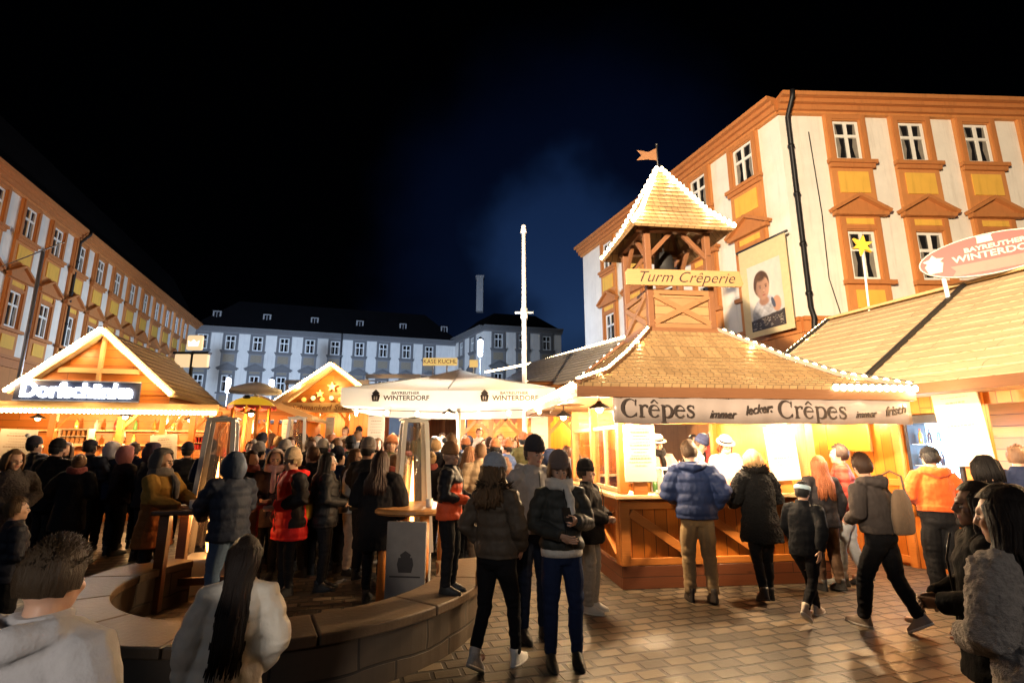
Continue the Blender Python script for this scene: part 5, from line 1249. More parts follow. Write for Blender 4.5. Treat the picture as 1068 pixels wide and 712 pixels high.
def finger_hand(mb, w, dirv, side, palm, curl=.6, sc=1):
    """palm and five fingers from the wrist w; palm = palm normal"""
    d = dirv.normalized(); p = (palm - d * palm.dot(d)).normalized(); lat = d.cross(p).normalized() * side
    pts = [w - d * .03, w + d * .02, w + d * .055, w + d * .082]
    vs, fs = [], []; n = 10
    for q, rw, rt in zip(pts, (.024, .030, .038, .036), (.02, .017, .016, .012)):
        for k in range(n): t = 2 * math.pi * k / n; vs.append(q + lat * math.cos(t) * rw * sc + p * math.sin(t) * rt * sc)
    for i in range(3):
        for k in range(n): k2 = (k + 1) % n; fs.append((i * n + k, i * n + k2, (i + 1) * n + k2, (i + 1) * n + k))
    fs += [tuple(range(n))[::-1], tuple(range(3 * n, 4 * n))]; mb.add(vs, fs, True)
    for j, (o, L_) in enumerate(((-.027, .058), (-.009, .074), (.009, .080), (.027, .070))):
        q = w + d * .078 + lat * o; dd = d; pp = [q - d * .02]; c = curl * (.8 + .12 * (3 - j))
        for s_, f in ((.45, .35), (.32, .9), (.23, 1.3)):
            pp.append(q); a = c * f; dd2 = (d * math.cos(a) + p * math.sin(a)); q = q + dd2 * L_ * s_
        pp.append(q); mb.tube(pp, [.009, .0092, .0085, .0078, .0062], 7)
    b = w + d * .025 + lat * .03; dd = (d * .75 + lat * .55 + p * .35).normalized()
    mb.tube([b - dd * .02, b + dd * .012, b + dd * .038, b + (dd + p * curl * .6 + d * .3).normalized() * .062], [.013, .0125, .0105, .0075], 7)
def noise3(p, f, s=0): return noise.noise((p.x * f + s, p.y * f - s, p.z * f + s * .7))

def person(label, loc, face, H=1.7, coat=((.02, .02, .022), 'wool'), hem=.86, bulk=0, legs=(.012, .012, .016), legkind='denim', legw=0, shoes=(.02, .02, .02),
           hat=None, hatc=(.1, .1, .1), hair='short', hairc=(.03, .018, .01), arms=('down', 'down'), stride=0, lean=0, yaw=0, pitch=0, lod=1, group=None,
           skin=SKIN, scarf=None, fur=None, hood=False, under=None, panel=None, slim=1.0, hoodup=None, name='person', glasses=False, hairlen=.28, skirt=False, mask=None, hairw=1, undercut=False, gap=0):
    k = H / 1.72; voxel = (.0095, .013, .018)[lod]; s0 = len(label) * .37
    ln = R(lean); rj = random.Random(label); sway = Matrix.Rotation(R(rj.uniform(-9, 9)), 3, 'Z') @ Matrix.Rotation(R(rj.uniform(-3.5, 3.5)), 3, 'Y')
    def T(p):
        p = V(p)
        if p.z > .95: q = p - V((0, 0, .95)); p = V((0, 0, .95)) + Matrix.Rotation(ln, 3, 'X') @ (q.lerp(sway @ q, min(1, q.z / .12)))
        return p
    HR = Euler((R(pitch), 0, R(yaw))).to_matrix(); hp = V((0, .01, 1.50))
    def Th(p): return T(hp + HR @ (V(p) - hp))
    # joints
    hips, knees, ankles, sh, el, wr = {}, {}, {}, {}, {}, {}
    for s in (1, -1):
        hips[s] = V((s * .088, 0, .90)); st = -stride * s
        lift = max(0, st) * .42
        ankles[s] = V((s * (.085 + gap), st, .085 + lift)); knees[s] = V((s * (.092 + gap * .6), st * .45 - .03 - abs(stride) * .12, .485 + lift * .2))
        e, w = ARM[arms[0 if s == 1 else 1]]
        sh[s] = V((s * .175 * slim, .0, 1.405)); el[s] = V((s * e[0] * (1 + bulk * .8) * slim, e[1], e[2])); wr[s] = V((s * w[0] * slim, w[1], w[2]))
    # ---- body : one continuous skin
    b = MB()
    b.ell((0, .012, 1.612), (.076, .095, .105), 16, 12, T=Th); b.ell((0, -.022, 1.545), (.060, .068, .070), 14, 10, T=Th); b.ell((0, -.068, 1.505), (.026, .024, .022), 10, 8, T=Th)
    b.ell((0, -.070, 1.628), (.05, .022, .018), 10, 8, T=Th)
    b.tube([Th((0, -.084, 1.618)), Th((0, -.104, 1.575)), Th((0, -.088, 1.562))], [.010, .0155, .012], 8, round_ends=True)
    b.ell((0, -.082, 1.535), (.024, .014, .014), 8, 6, T=Th)
    for s in (1, -1): b.ell((s * .079, .018, 1.59), (.012, .022, .034), 8, 6, T=Th); b.ell((s * .04, -.06, 1.572), (.024, .024, .022), 8, 6, T=Th)
    b.tube([T((0, .02, 1.38)), T((0, .015, 1.47)), Th((0, .01, 1.56))], [.06, .053, .052], 12)
    b.loft([(.84, .12, .09, 0), (.90, .155, .105, .0), (1.02, .135, .095, 0), (1.16, .14, .10, 0), (1.30, .155, .11, .0), (1.39, .16, .085, 0), (1.43, .10, .065, .01)], 18, T=T)
    for s in (1, -1):
        b.tube([hips[s] + V((0, 0, .02)), hips[s] - V((0, 0, .08)), knees[s], ankles[s]], [.078, .078, .05, .034], 10, round_ends=True)
        b.tube([ankles[s] + V((0, .03, -.03)), ankles[s] + V((0, -.12, -.05))], [.034, .028], 8, round_ends=True)
        b.tube([T(sh[s] - V((s * .03, 0, .01))), T(sh[s] + V((0, 0, -.03))), T(el[s]), T(wr[s])], [.045, .045, .035, .025], 10, round_ends=True)
    bm_ = remesh(b, max(voxel * .85, .0085), 3)
    extra = MB()
    for s in (1, -1):
        d = T(wr[s]) - T(el[s]); a = arms[0 if s == 1 else 1]
        palm = V((-s, 0, -.2)) if a in ('down', 'swing', 'swingb', 'back', 'pocket') else V((-s * .6, .2, -.7) if a in ('counter', 'reach') else (-s * .8, .3, .3))
        finger_hand(extra, T(wr[s]) + d.normalized() * .012, d, s, palm, .75 if a in ('phone', 'front', 'cross', 'mouth') else .45, .95)
    bme = bpy.data.meshes.new('person'); nv = len(bm_.vertices)
    vs = [tuple(v.co * k) for v in bm_.vertices] + [tuple(p * k) for p in extra.v]
    bme.from_pydata(vs, [], [tuple(p.vertices) for p in bm_.polygons] + [tuple(i + nv for i in f) for f in extra.f])
    bme.polygons.foreach_set('use_smooth', [True] * len(bme.polygons))
    lc = [Th((0, -.095, 1.537))]
    inv = lambda c: c / k
    Ti = lambda c: c
    for p in bme.polygons:
        c = inv(p.center)
        if c.z > 1.3:
            if abs((c - lc[0]).z) < .0075 and (c - lc[0]).length < .027: p.material_index = 1
            else:
                for s in (1, -1):
                    q = c - Th((s * .032, -.09, 1.612))
                    if abs(q.z) < .005 and q.length < .024: p.material_index = 2
    bpy.data.meshes.remove(bm_)
    root = link(bme, name, [cloth(skin, 'skin'), LIPM, cloth(sc3(hairc, .8), 'hair')])
    root.location = loc; root.rotation_euler = (0, 0, R(face)); tag(root, label, 'person', group)
    def put(mb_or_me, nm, mats):
        me = mb_or_me.mesh(nm) if isinstance(mb_or_me, MB) else mb_or_me
        me.transform(Matrix.Scale(k, 4)); me.name = nm
        return link(me, nm, mats, root)
    # ---- eyes
    if lod < 2:
        for s in (1, -1):
            m = MB(); m.ell((s * .031, -.076, 1.592), (.0125, .012, .0075), 10, 8, T=Th); m.cm = 1; m.ell((s * .031, -.084, 1.592), (.0062, .006, .0062), 8, 6, T=Th); put(m, 'eye', [EYEW, EYED])
    # ---- trousers
    t = MB()
    if not skirt:
        for s in (1, -1):
            d0 = hips[s]; a0 = ankles[s]
            t.tube([d0 + V((0, 0, .05)), d0 - V((0, 0, .10)), d0.lerp(knees[s], .6), knees[s], knees[s].lerp(a0, .5), a0 + V((0, 0, -.0))], [.098, .097, .082 + legw, .066 + legw, .060 + legw, .048 + legw], 12)
        t.loft([(.80, .13, .10, .0), (.86, .168, .125, .01), (.95, .165, .12, .01), (1.04, .155, .11, 0)], 18)
        tm = remesh(t, voxel, 4)
        displace(tm, lambda p: .007 * noise3(p, 9, s0) + .006 * noise3(V((p.x, p.y, p.z * 2.6)), 10, s0 + 3) * (1.6 if p.z < .3 or abs(p.z - .5) < .1 else .6))
        put(tm, 'trousers', cloth(legs, legkind))
    # ---- shoes
    for s in (1, -1):
        a = ankles[s]; tilt = R(35) * min(1, (a.z - .085) / .10) if a.z > .09 else 0
        M = Matrix.Translation(a + V((0, 0, 0))) @ Matrix.Rotation(tilt, 4, 'X')
        m = MB(M); m.loft([(-.085, .040, .135, -.062), (-.066, .046, .142, -.062), (-.045, .045, .138, -.060), (-.02, .042, .10, -.03), (.015, .042, .062, .006), (.055, .046, .055, .012)], 16)
        m.cm = 1; m.loft([(-.088, .045, .142, -.063), (-.068, .049, .147, -.063)], 16)
        put(m, 'shoe', [cloth(shoes, 'leather'), cloth(sc3(shoes, .6) if max(shoes) < .3 else (.6, .58, .55), 'leather')])
    # ---- jumper showing below or inside the coat
    if under:
        m = MB(); m.loft([(under[1], .185, .135, 0), (under[1] + .05, .19, .14, 0), (hem + .1, .17, .125, 0), (1.2, .16, .12, 0)], 22, T=T); put(m, 'jumper', cloth(under[0], 'knit'))
    # ---- coat
    c = MB(); B = bulk; hw = .185 * slim
    rings = []
    if hem < .72: rings += [(hem, .215 + B, .165 + B, .0), (.78, .20 + B, .155 + B, 0)]
    else: rings += [(hem, .182 + B, .140 + B, .0), (hem + .06, .185 + B, .142 + B, 0)]
    rings += [(1.05, .165 + B, .128 + B, 0), (1.18, .172 * slim + B, .13 + B, 0), (1.30, hw + B * .8, .135 + B * .8, .0), (1.38, hw - .005 + B * .5, .112 + B * .6, .005), (1.425, .135 + B * .4, .088 + B * .3, .01), (1.46, .088 + B * .2, .080, .012), (1.50, .082 + B * .2, .080, .008)]
    c.loft(rings, 24, T=T)
    for s in (1, -1):
        w_ = T(wr[s]); e_ = T(el[s]); q = w_ + (w_ - e_).normalized() * .01
        c.tube([T(sh[s] - V((s * .05, 0, .02))), T(sh[s] + V((-s * .01, 0, -.02))), T(sh[s].lerp(el[s], .5)), e_, e_.lerp(w_, .5), q], [.072 + B * .6, .076 + B * .8, .066 + B * .9, .060 + B * .9, .056 + B * .8, .046 + B * .5], 12, round_ends=False)
    if hood:
        c.tube([T((-.11, -.01, 1.46)), T((-.12, .08, 1.46)), T((-.06, .14, 1.44)), T((0, .155, 1.42)), T((.06, .14, 1.44)), T((.12, .08, 1.46)), T((.11, -.01, 1.46))], [.03, .045, .055, .06, .055, .045, .03], 10, round_ends=True)
    cmesh = remesh(c, voxel, 4)
    kind = coat[1]; ribs = {'puffer': .012, 'quilt': .006}.get(kind, 0)
    fa = {'fur': .014, 'wool': .009, 'puffer': .008}.get(kind, .008)
    def disp(p):
        v = fa * noise3(V((p.x, p.y, p.z * 1.3)), 8, s0) + .006 * noise3(p, 19, s0 + 5)
        if kind == 'fur': v += .010 * noise3(p, 45, s0)
        if ribs: v += ribs * (abs(math.sin(p.z * math.pi / .115 + noise3(p, 3, s0) * .5)) - .6)
        return v
    displace(cmesh, disp)
    mats = [cloth(coat[0], coat[1])]
    if panel:
        mats.append(cloth(panel[0], coat[1])); fn = panel[1]
        for p in cmesh.polygons:
            if fn(p.center): p.material_index = 1
    # open front: a zip strip keeps the coat from being featureless
    zp = put(cmesh, 'coat' if hem < .8 else 'jacket', mats)
    if lod == 0:
        m = MB(); m.tube([T((.0, -.118 - B, 1.44)), T((.0, -.150 - B * 1.1, 1.30)), T((0, -.142 - B * 1.1, 1.12)), T((0, -.150 - B * 1.1, hem + .03))], .006, 6); put(m, 'zip', DARKM)
    if fur:
        m = MB(); random.seed(int(s0 * 10))
        for i in range(620 if lod == 0 else 260):
            a = random.uniform(0, 2 * math.pi); r = random.gauss(.115, .014); z = 1.47 + random.gauss(0, .026) + .02 * math.sin(a)
            p = T((math.cos(a) * r, math.sin(a) * r * 1.05 + .015, z)); dr = V((math.cos(a), math.sin(a), random.uniform(-.6, .9))).normalized()
            q = p + dr * random.uniform(.03, .07); sd = dr.orthogonal().normalized() * .007; m.add([p - sd, p + sd, p + dr.cross(sd), q], [(0, 1, 3), (1, 2, 3), (2, 0, 3)])
        m.tube([T((math.cos(a) * .105, math.sin(a) * .11 + .015, 1.465 + .02 * math.sin(a))) for a in [i * math.pi / 8 for i in range(17)]], .035, 10)
        put(m, 'fur_collar', cloth(fur, 'fur'))
    if scarf:
        m = MB()
        for z, r, ph in ((1.455, .100, 0), (1.495, .094, .7)):
            m.tube([T((math.cos(a) * r, math.sin(a) * r * 1.02 + .01, z + .012 * math.sin(a * 2 + ph))) for a in [i * math.pi / 10 for i in range(21)]], .038, 10)
        m.tube([T((.03, -.11, 1.45)), T((.05, -.155 - B, 1.35)), T((.05, -.165 - B, 1.18))], [.032, .038, .034], 10, round_ends=True)
        sm_ = remesh(m, max(voxel, .011), 3); displace(sm_, lambda p: .006 * noise3(p, 22, s0)); put(sm_, 'scarf', cloth(scarf, 'knit'))
    # ---- hair
    rs_ = random.Random(int(s0 * 31))
    if hair:
        m = MB(); n_, m_ = 26, 16; vs, fs, keep = [], [], []
        covered = hat is not None
        low = 1.545 if undercut else 1.52 if hair == 'short' else 1.49
        for i in range(m_ + 1):
            ph = math.pi * i / m_ - math.pi / 2
            for j in range(n_):
                a = 2 * math.pi * j / n_; p = V((math.cos(a) * math.cos(ph) * .087, math.sin(a) * math.cos(ph) * .106 + .016, math.sin(ph) * .116 + 1.615))
                front = p.y < -.035 + max(0, p.z - 1.62) * -.35
                keep.append(p.z > low and not (p.y < -.01 and p.z < 1.665 and abs(p.x) < .078 and p.y < -.02) and not (front and p.z < 1.665) and not (hair == 'short' and p.z < 1.57 and p.y < .03))
                q = p + (p - V((0, .016, 1.60))).normalized() * (.010 * noise3(p, 30, s0) + .006)
                vs.append(Th(q))
        for i in range(m_):
            for j in range(n_):
                f = (i * n_ + j, i * n_ + (j + 1) % n_, (i + 1) * n_ + (j + 1) % n_, (i + 1) * n_ + j)
                if all(keep[x] for x in f): fs.append(f)
        m.add(vs, fs, True)
        if hair in ('long', 'curly'):
            cnt = {0: 170, 1: 90, 2: 46}[lod]
            for i in range(cnt):
                a = R(rs_.uniform(-32, 212)); up = rs_.uniform(.2, 1)
                c_, s_ = math.cos(a), math.sin(a)
                L_ = hairlen * rs_.uniform(.8, 1.05); rad = rs_.uniform(.007, .014) * (1.5 if lod == 2 else 1)
                side = abs(c_) ** 2
                pts = [Th((c_ * .05 * (1 - up) + c_ * .02, s_ * .05 * (1 - up) + .02, 1.715 - .03 * (1 - up))), Th((c_ * .088, s_ * .105 + .016, 1.645)), Th((c_ * .096, s_ * .108 + .02, 1.56)), T((c_ * .098, s_ * .105 + .03, 1.47))]
                for g in (.33, .66, 1):
                    pts.append(T((c_ * (.105 + .02 * g + B * .5) + rs_.uniform(-.012, .012), max(-.13 - B, s_ * (.13 + .02 * g + B) + .035), 1.44 - L_ * g)))
                if hairw < 1: pts = [p if j < 2 else V((p.x * (1 - (1 - hairw) * min(1, (j - 1) / 2)), max(p.y, .02 if j > 3 else -.02), p.z)) for j, p in enumerate(pts)]
                if hair == 'curly':
                    pts = [p + V((rs_.uniform(-.02, .02), rs_.uniform(-.02, .02), rs_.uniform(-.012, .012))) * (1.4 if j > 1 else .4) for j, p in enumerate(pts)]; rad *= 1.5
                m.tube(pts, [rad * .7, rad, rad, rad, rad, rad * .8, rad * .25], 5)
        elif hair == 'bun':
            m.ell((0, .135, 1.66), (.045, .045, .045), 12, 8, T=Th)
        elif hair == 'bob':
            for i in range({0: 120, 1: 80, 2: 40}[lod]):
                a = R(rs_.uniform(-30, 210)); c_, s_ = math.cos(a), math.sin(a); rad = rs_.uniform(.008, .014)
                m.tube([Th((c_ * .03, s_ * .03 + .016, 1.722)), Th((c_ * .09, s_ * .108 + .016, 1.66)), Th((c_ * .104, s_ * .122 + .016, 1.57)), Th((c_ * (.098 + rs_.uniform(-.01, .012)), s_ * .115 + .016, 1.485 + rs_.uniform(-.015, .015)))], [rad, rad, rad, rad * .4], 5)
        elif hair == 'short':
            for i in range({0: 900, 1: 200, 2: 60}[lod]):
                a = rs_.uniform(0, 2 * math.pi); e_ = rs_.uniform(.15, 1.0) if math.sin(a) < -.2 else rs_.uniform(-.1 if math.sin(a) > .1 else .2, 1.0)
                e_ *= math.pi / 2; p = V((math.cos(a) * math.cos(e_) * .088, math.sin(a) * math.cos(e_) * .107 + .016, math.sin(e_) * .118 + 1.615))
                if (p.y < -.05 and p.z < 1.665) or (undercut and p.z < 1.635): continue
                nn = (p - V((0, .016, 1.6))).normalized(); d = (nn * .5 + V((rs_.uniform(-.5, .5), rs_.uniform(-.6, .2), rs_.uniform(-.1, .5)))).normalized()
                l_ = rs_.uniform(.018, .035) * ((.75 if undercut else 1.1) if p.z > 1.68 else .6); sd = nn.orthogonal().normalized() * .0045
                m.add([Th(p - sd), Th(p + sd), Th(p + nn.cross(sd)), Th(p + d * l_)], [(0, 1, 3), (1, 2, 3), (2, 0, 3)], True)
        put(m, 'hair', cloth(hairc, 'hair'))
    # ---- headwear
    if hat in ('beanie', 'bobble'):
        m = MB(); prof = [(.092, 1.635), (.096, 1.665), (.093, 1.70), (.082, 1.737), (.058, 1.768), (.02, 1.785), (.004, 1.788)]
        m.loft([(z, r, r * 1.14, .014) for r, z in prof], 26, T=Th); m.loft([(1.622, .092, .107, .014), (1.630, .099, .114, .014), (1.665, .101, .117, .014), (1.676, .096, .111, .014)], 26, T=Th)
        if hat == 'bobble':
            for i in range(160):
                d = V((rs_.gauss(0, 1), rs_.gauss(0, 1), rs_.gauss(0, 1))).normalized(); c0 = V((0, .10, 1.785)); sd = d.orthogonal().normalized() * .006
                m.cm = 1; m.add([Th(c0 + sd), Th(c0 - sd), Th(c0 + d.cross(sd)), Th(c0 + d * rs_.uniform(.038, .05))], [(0, 1, 3), (1, 2, 3), (2, 0, 3)])
            m.ell((0, .10, 1.785), .034, 10, 8, T=Th)
        hm = m.mesh('hat'); hm.update()
        displace(hm, lambda p: .0022 * math.sin(math.atan2(p.x, p.y - .014) * 38) + .006 * noise3(p, 13, s0)); put(hm, 'hat', [cloth(hatc, 'knit'), cloth((.6, .58, .55), 'fur')])
    elif hat == 'cap':
        m = MB(); m.loft([(1.635, .092, .108, .014), (1.68, .093, .107, .014), (1.715, .075, .09, .016), (1.735, .03, .04, .018), (1.738, .005, .006, .018)], 24, T=Th)
        m.loft([(1.640, .07, .085, -.085), (1.652, .068, .083, -.082)], 20, T=Th); put(m, 'cap', cloth(hatc, 'wool'))
    elif hat == 'brim':
        m = MB(); m.loft([(1.655, .095, .11, .014), (1.72, .09, .102, .014), (1.75, .06, .07, .014), (1.755, .01, .01, .014)], 24, T=Th); m.loft([(1.65, .14, .155, .0), (1.662, .138, .152, .0)], 28, T=Th)
        m.cm = 1; m.loft([(1.666, .097, .112, .014), (1.69, .096, .110, .014)], 24, T=Th); put(m, 'hat', [cloth(hatc, 'wool'), cloth((.03, .03, .04), 'wool')])
    elif hat == 'band':
        m = MB(); m.loft([(1.635, .096, .113, .014), (1.64, .102, .118, .014), (1.685, .100, .116, .014), (1.69, .094, .110, .014)], 26, T=Th); put(m, 'headband', cloth(hatc, 'knit'))
    if hoodup:
        m = MB(); n_, m_ = 28, 18; vs, fs, keep = [], [], []
        for i in range(m_ + 1):
            ph = math.pi * i / m_ - math.pi / 2
            for j in range(n_):
                a = 2 * math.pi * j / n_; p = V((math.cos(a) * math.cos(ph) * .122, math.sin(a) * math.cos(ph) * .142 + .018, math.sin(ph) * .168 + 1.585))
                keep.append(not (p.y < -.055 and 1.46 < p.z < 1.70) and p.z > 1.43)
                q = p + (p - V((0, .02, 1.58))).normalized() * (.010 * noise3(p, 14, s0)) + V((0, .03 if p.z > 1.70 and p.y > 0 else 0, 0)); vs.append(Th(q))
        for i in range(m_):
            for j in range(n_):
                f = (i * n_ + j, i * n_ + (j + 1) % n_, (i + 1) * n_ + (j + 1) % n_, (i + 1) * n_ + j)
                if all(keep[x] for x in f): fs.append(f)
        m.add(vs, fs, True); o_ = put(m, 'hood', cloth(hoodup, coat[1])); sl2 = o_.modifiers.new('s', 'SOLIDIFY'); sl2.thickness = .016; sl2.offset = 0
    if glasses:
        m = MB()
        for s in (1, -1):
            m.tube([Th((s * .032 + math.cos(a) * .021, -.097, 1.592 + math.sin(a) * .017)) for a in [i * math.pi / 6 for i in range(13)]], .0032, 5); m.tube([Th((s * .052, -.095, 1.597)), Th((s * .080, -.03, 1.597)), Th((s * .082, .03, 1.592))], .003, 5)
        m.tube([Th((-.011, -.099, 1.597)), Th((.011, -.099, 1.597))], .003, 5); put(m, 'glasses', DARKM)
    if mask:
        m = MB(); m.loft([(1.50, .05, .05, -.055), (1.53, .062, .062, -.05), (1.56, .066, .062, -.045)], 16, T=Th); put(m, 'face_mask', cloth(mask, 'wool'))
    return root
def loc(px, Y, z=None, zref=1.0):
    x = xat(px, Y, zref); return (x, Y, rise(x, Y) if z is None else z)
def gl(px, py): p = gp(px, py); return (p.x, p.y, 0)
def bag(name, label, o, pts, w, h, d, col, strap=None, cat='bag', tilt=0, kind='leather'):
    """soft bag hanging on a person: o = person, pts = local metres of the centre"""
    M = o.matrix_world if False else Matrix.Translation(o.location) @ o.rotation_euler.to_matrix().to_4x4()
    t = thing(name, label, cat, M @ V(pts)); t.rotation_euler = o.rotation_euler
    m = MB(); m.loft([(-h / 2, w * .40, d * .38, 0), (-h / 2 + .02, w * .48, d * .5, 0), (-h * .1, w * .5, d * .55, 0), (h * .3, w * .44, d * .42, 0), (h / 2 - .01, w * .30, d * .25, 0), (h / 2, w * .22, d * .14, 0)], 20)
    me = m.mesh('pouch'); displace(me, lambda p: .006 * noise3(p, 14, w)); link(me, 'pouch', cloth(col, kind), t)
    if strap:
        m = MB(); m.tube([V(q) for q in strap], .011, 6); m.build('strap', cloth(sc3(col, .7), 'leather'), t)
    return t

BLK = (.012, .012, .014); NAVY = (.012, .018, .045)
# ---- front row, right of the middle
person('woman-sized person in grey beanie and dark jacket facing the camera holding a phone', gl(588, 692), 8, 1.66, ((.030, .032, .030), 'puffer'), .93, .015, (.012, .020, .055), 'denim', .004, (.03, .025, .02), 'beanie', (.13, .10, .095), 'bob', (.10, .05, .025), ('phone', 'front'), 0, 0, -6, 8, 0, under=((.62, .60, .57), .87), scarf=(.55, .53, .50), slim=.95, gap=.03)['label'] = 'person in grey beanie and dark jacket over white jumper, looking down at a phone'
person('tall person in dark beanie and light grey jacket standing behind the phone holder', gl(556, 664), 22, 1.80, ((.36, .34, .33), 'wool'), .90, .012, (.012, .018, .04), 'denim', .008, (.025, .02, .02), 'beanie', (.035, .035, .042), 'short', (.06, .04, .03), ('pocket', 'pocket'), 0, 0, 12, 4, 0, hood=True, gap=.02)
person('person in black beanie and wide black cape looking toward the crepe counter', gl(616, 637), 62, 1.56, ((.016, .015, .016), 'wool'), .78, .05, (.30, .27, .24), 'wool', .02, (.5, .48, .46), 'beanie', (.015, .014, .015), 'short', (.03, .02, .015), ('front', 'front'), 0, 0, 5, 0, 0)
o = person('person with curly hair, pale blue beanie, fur collar and white trainers seen from behind', gl(517, 700), 152, 1.64, ((.085, .066, .05), 'puffer'), .90, .02, (.010, .010, .012), 'denim', -.004, (.72, .70, .66), 'beanie', (.33, .37, .45), 'curly', (.11, .065, .035), ('pocket', 'pocket'), -.20, 0, -30, 4, 0, fur=(.06, .045, .032), slim=.93, hairlen=.12)
o = person('child in orange bobble hat and black orange jacket standing on the stone bench', tuple(gp(467, 617, RH)), 74, 1.30, ((.014, .014, .018), 'puffer'), .84, .02, (.012, .012, .014), 'wool', .012, (.02, .02, .02), 'bobble', (.40, .20, .09), None, (.05, .03, .02), ('front', 'front'), 0, 0, -4, 3, 0, panel=((.75, .10, .03), lambda p: .80 < p.z < 1.06 + max(0, -p.y + .02) * 1.6 and p.x < .05 and p.z < 1.27 and (p.z < 1.04 or (p.x > -.19 and p.y < .02))))
# ---- at the crepe counter
person('person in blue hooded winter jacket and beige trousers ordering at the crepe counter', gl(733, 628), 176, 1.80, ((.022, .038, .11), 'puffer'), .88, .045, (.36, .25, .13), 'wool', .012, (.05, .04, .035), None, BLK, 'short', (.04, .022, .012), ('counter', 'pocket'), .05, 4, 10, 12, 0, hood=True, gap=.025)
person('blond person in long black coat with high collar at the crepe counter', gl(801, 627), 182, 1.70, ((.010, .010, .011), 'fur'), .66, .035, BLK, 'denim', -.002, (.015, .014, .014), None, BLK, 'bob', (.36, .22, .10), ('counter', 'counter'), -.10, 4, -6, 10, 0, fur=(.012, .011, .011))
person('child in dark hooded jacket with pale blue headband walking past the counter', gl(848, 648), 128, 1.36, ((.009, .010, .013), 'wool'), .80, .02, BLK, 'wool', .0, (.45, .38, .32), 'band', (.45, .60, .72), 'short', BLK, ('swing', 'swingb'), .36, 8, 0, 6, 0)
person('person with long reddish brown hair behind the walking child', loc(858, 6.75, 0), 190, 1.62, ((.016, .015, .018), 'wool'), .80, .015, (.08, .05, .035), 'denim', .01, BLK, None, BLK, 'long', (.16, .05, .02), ('front', 'down'), .06, 0, -20, 0, 1)
person('dark haired person in rust red jacket and pale jeans near the timber wall', loc(881, 7.0, 0), 236, 1.76, ((.28, .03, .018), 'puffer'), .90, .02, (.42, .44, .48), 'denim', .01, (.1, .1, .1), None, BLK, 'short', (.02, .012, .01), ('down', 'pocket'), .12, 0, -14, 0, 1)
o = person('person in dark jacket walking away with a tan cloth bag on the shoulder', gl(932, 658), 205, 1.66, ((.060, .050, .048), 'wool'), .94, .02, BLK, 'wool', .012, (.30, .24, .20), None, BLK, 'short', (.035, .018, .012), ('front', 'front'), .22, 7, -30, 4, 0, hood=True)
bag('shoulder_bag', 'tan cloth bag hanging from the shoulder of the walking person in dark jacket', o, (-.06, .20, 1.12), .30, .42, .12, (.22, .15, .10), [(-.05, .02, .2), (-.1, -.02, .33), (-.1, -.12, .38), (-.09, -.22, .32)], kind='wool')
person('person in bright orange hooded jacket and black cap facing the glowing fridge', gl(993, 626), 158, 1.72, ((.60, .10, .022), 'wool'), .98, .02, BLK, 'wool', .03, BLK, 'cap', BLK, 'short', BLK, ('front', 'front'), .06, 4, 0, 8, 0, hood=True)
person('curly dark haired person in black seen in profile in front of the orange jacket', loc(1016, 2.75, 0, 1.5), 240, 1.56, ((.010, .010, .011), 'wool'), .70, .02, BLK, 'wool', .01, BLK, None, BLK, 'curly', (.018, .012, .010), ('front', 'front'), 0, 0, 4, 2, 0, hairlen=.08, skin=(.26, .15, .10))
person('person in long mottled grey fleece coat at the right edge seen from behind', loc(1062, 2.15, 0, 1.5), 188, 1.58, ((.36, .32, .29), 'fur'), .42, .025, BLK, 'wool', .01, BLK, None, BLK, 'long', (.014, .009, .008), ('front', 'front'), 0, 5, 16, 4, 0, hood=False, hairlen=.10)
person('short haired person in dark blue coat at the right stall serving hatch', loc(1060, 6.1, 0, 1.6), 110, 1.74, (NAVY, 'wool'), .80, .02, BLK, 'wool', .01, BLK, None, BLK, 'short', (.14, .08, .05), ('counter', 'counter'), 0, 3, 0, 6, 1)
person('person with dark bob hair bending at the foot of the tilted menu board', loc(1033, 4.7, 0, 1.6), 165, 1.66, ((.014, .013, .016), 'puffer'), .8, .03, BLK, 'wool', .01, BLK, None, BLK, 'bob', (.012, .010, .010), ('front', 'front'), 0, 4, 0, 6, 1)
# ---- foreground left, backs to the camera
person('person with short undercut and pale grey hooded jacket close to the camera at the left', (-1.35, 1.55, 0), 176, 1.475, ((.40, .39, .40), 'wool'), .84, .03, BLK, 'denim', .01, BLK, None, BLK, 'short', (.035, .022, .012), ('front', 'front'), 0, 5, 6, 4, 0, hood=True, undercut=True)
person('person with long dark hair down a cream puffer jacket close to the camera', (-1.29, 2.54, 0), 196, 1.32, ((.74, .68, .58), 'puffer'), .78, .022, BLK, 'denim', .0, BLK, None, BLK, 'long', (.014, .009, .007), ('down', 'pocket'), 0, 5, 14, 6, 0, hairlen=.44, hairw=.74, slim=.86)
# ---- around the high table and inside the round bench
person('person in quilted ochre coat and grey headscarf holding a mug at the high table', gl(150, 628), 84, 1.69, ((.34, .19, .045), 'quilt'), .62, .02, BLK, 'denim', .0, BLK, None, BLK, None, BLK, ('reach', 'reach'), .04, 2, 6, 6, 0, hoodup=(.13, .11, .10), scarf=(.15, .13, .12), panel=((.22, .085, .025), lambda p: p.z < 1.12))
person('person in dark blue hooded jacket and jeans leaning on the high table', loc(240, 5.6, 0), 236, 1.66, ((.030, .038, .062), 'puffer'), .82, .035, (.10, .15, .24), 'denim', .008, BLK, None, BLK, None, BLK, ('reach', 'reach'), .05, 9, 8, 8, 0, hoodup=(.045, .06, .095))
person('person in cream headscarf and patterned pale scarf facing the camera', loc(282, 7.3, 0), 10, 1.68, ((.05, .035, .04), 'wool'), .7, .02, BLK, 'wool', 0, BLK, None, BLK, None, BLK, ('front', 'front'), 0, 0, 14, 4, 0, hoodup=(.50, .38, .32), scarf=(.48, .30, .32))
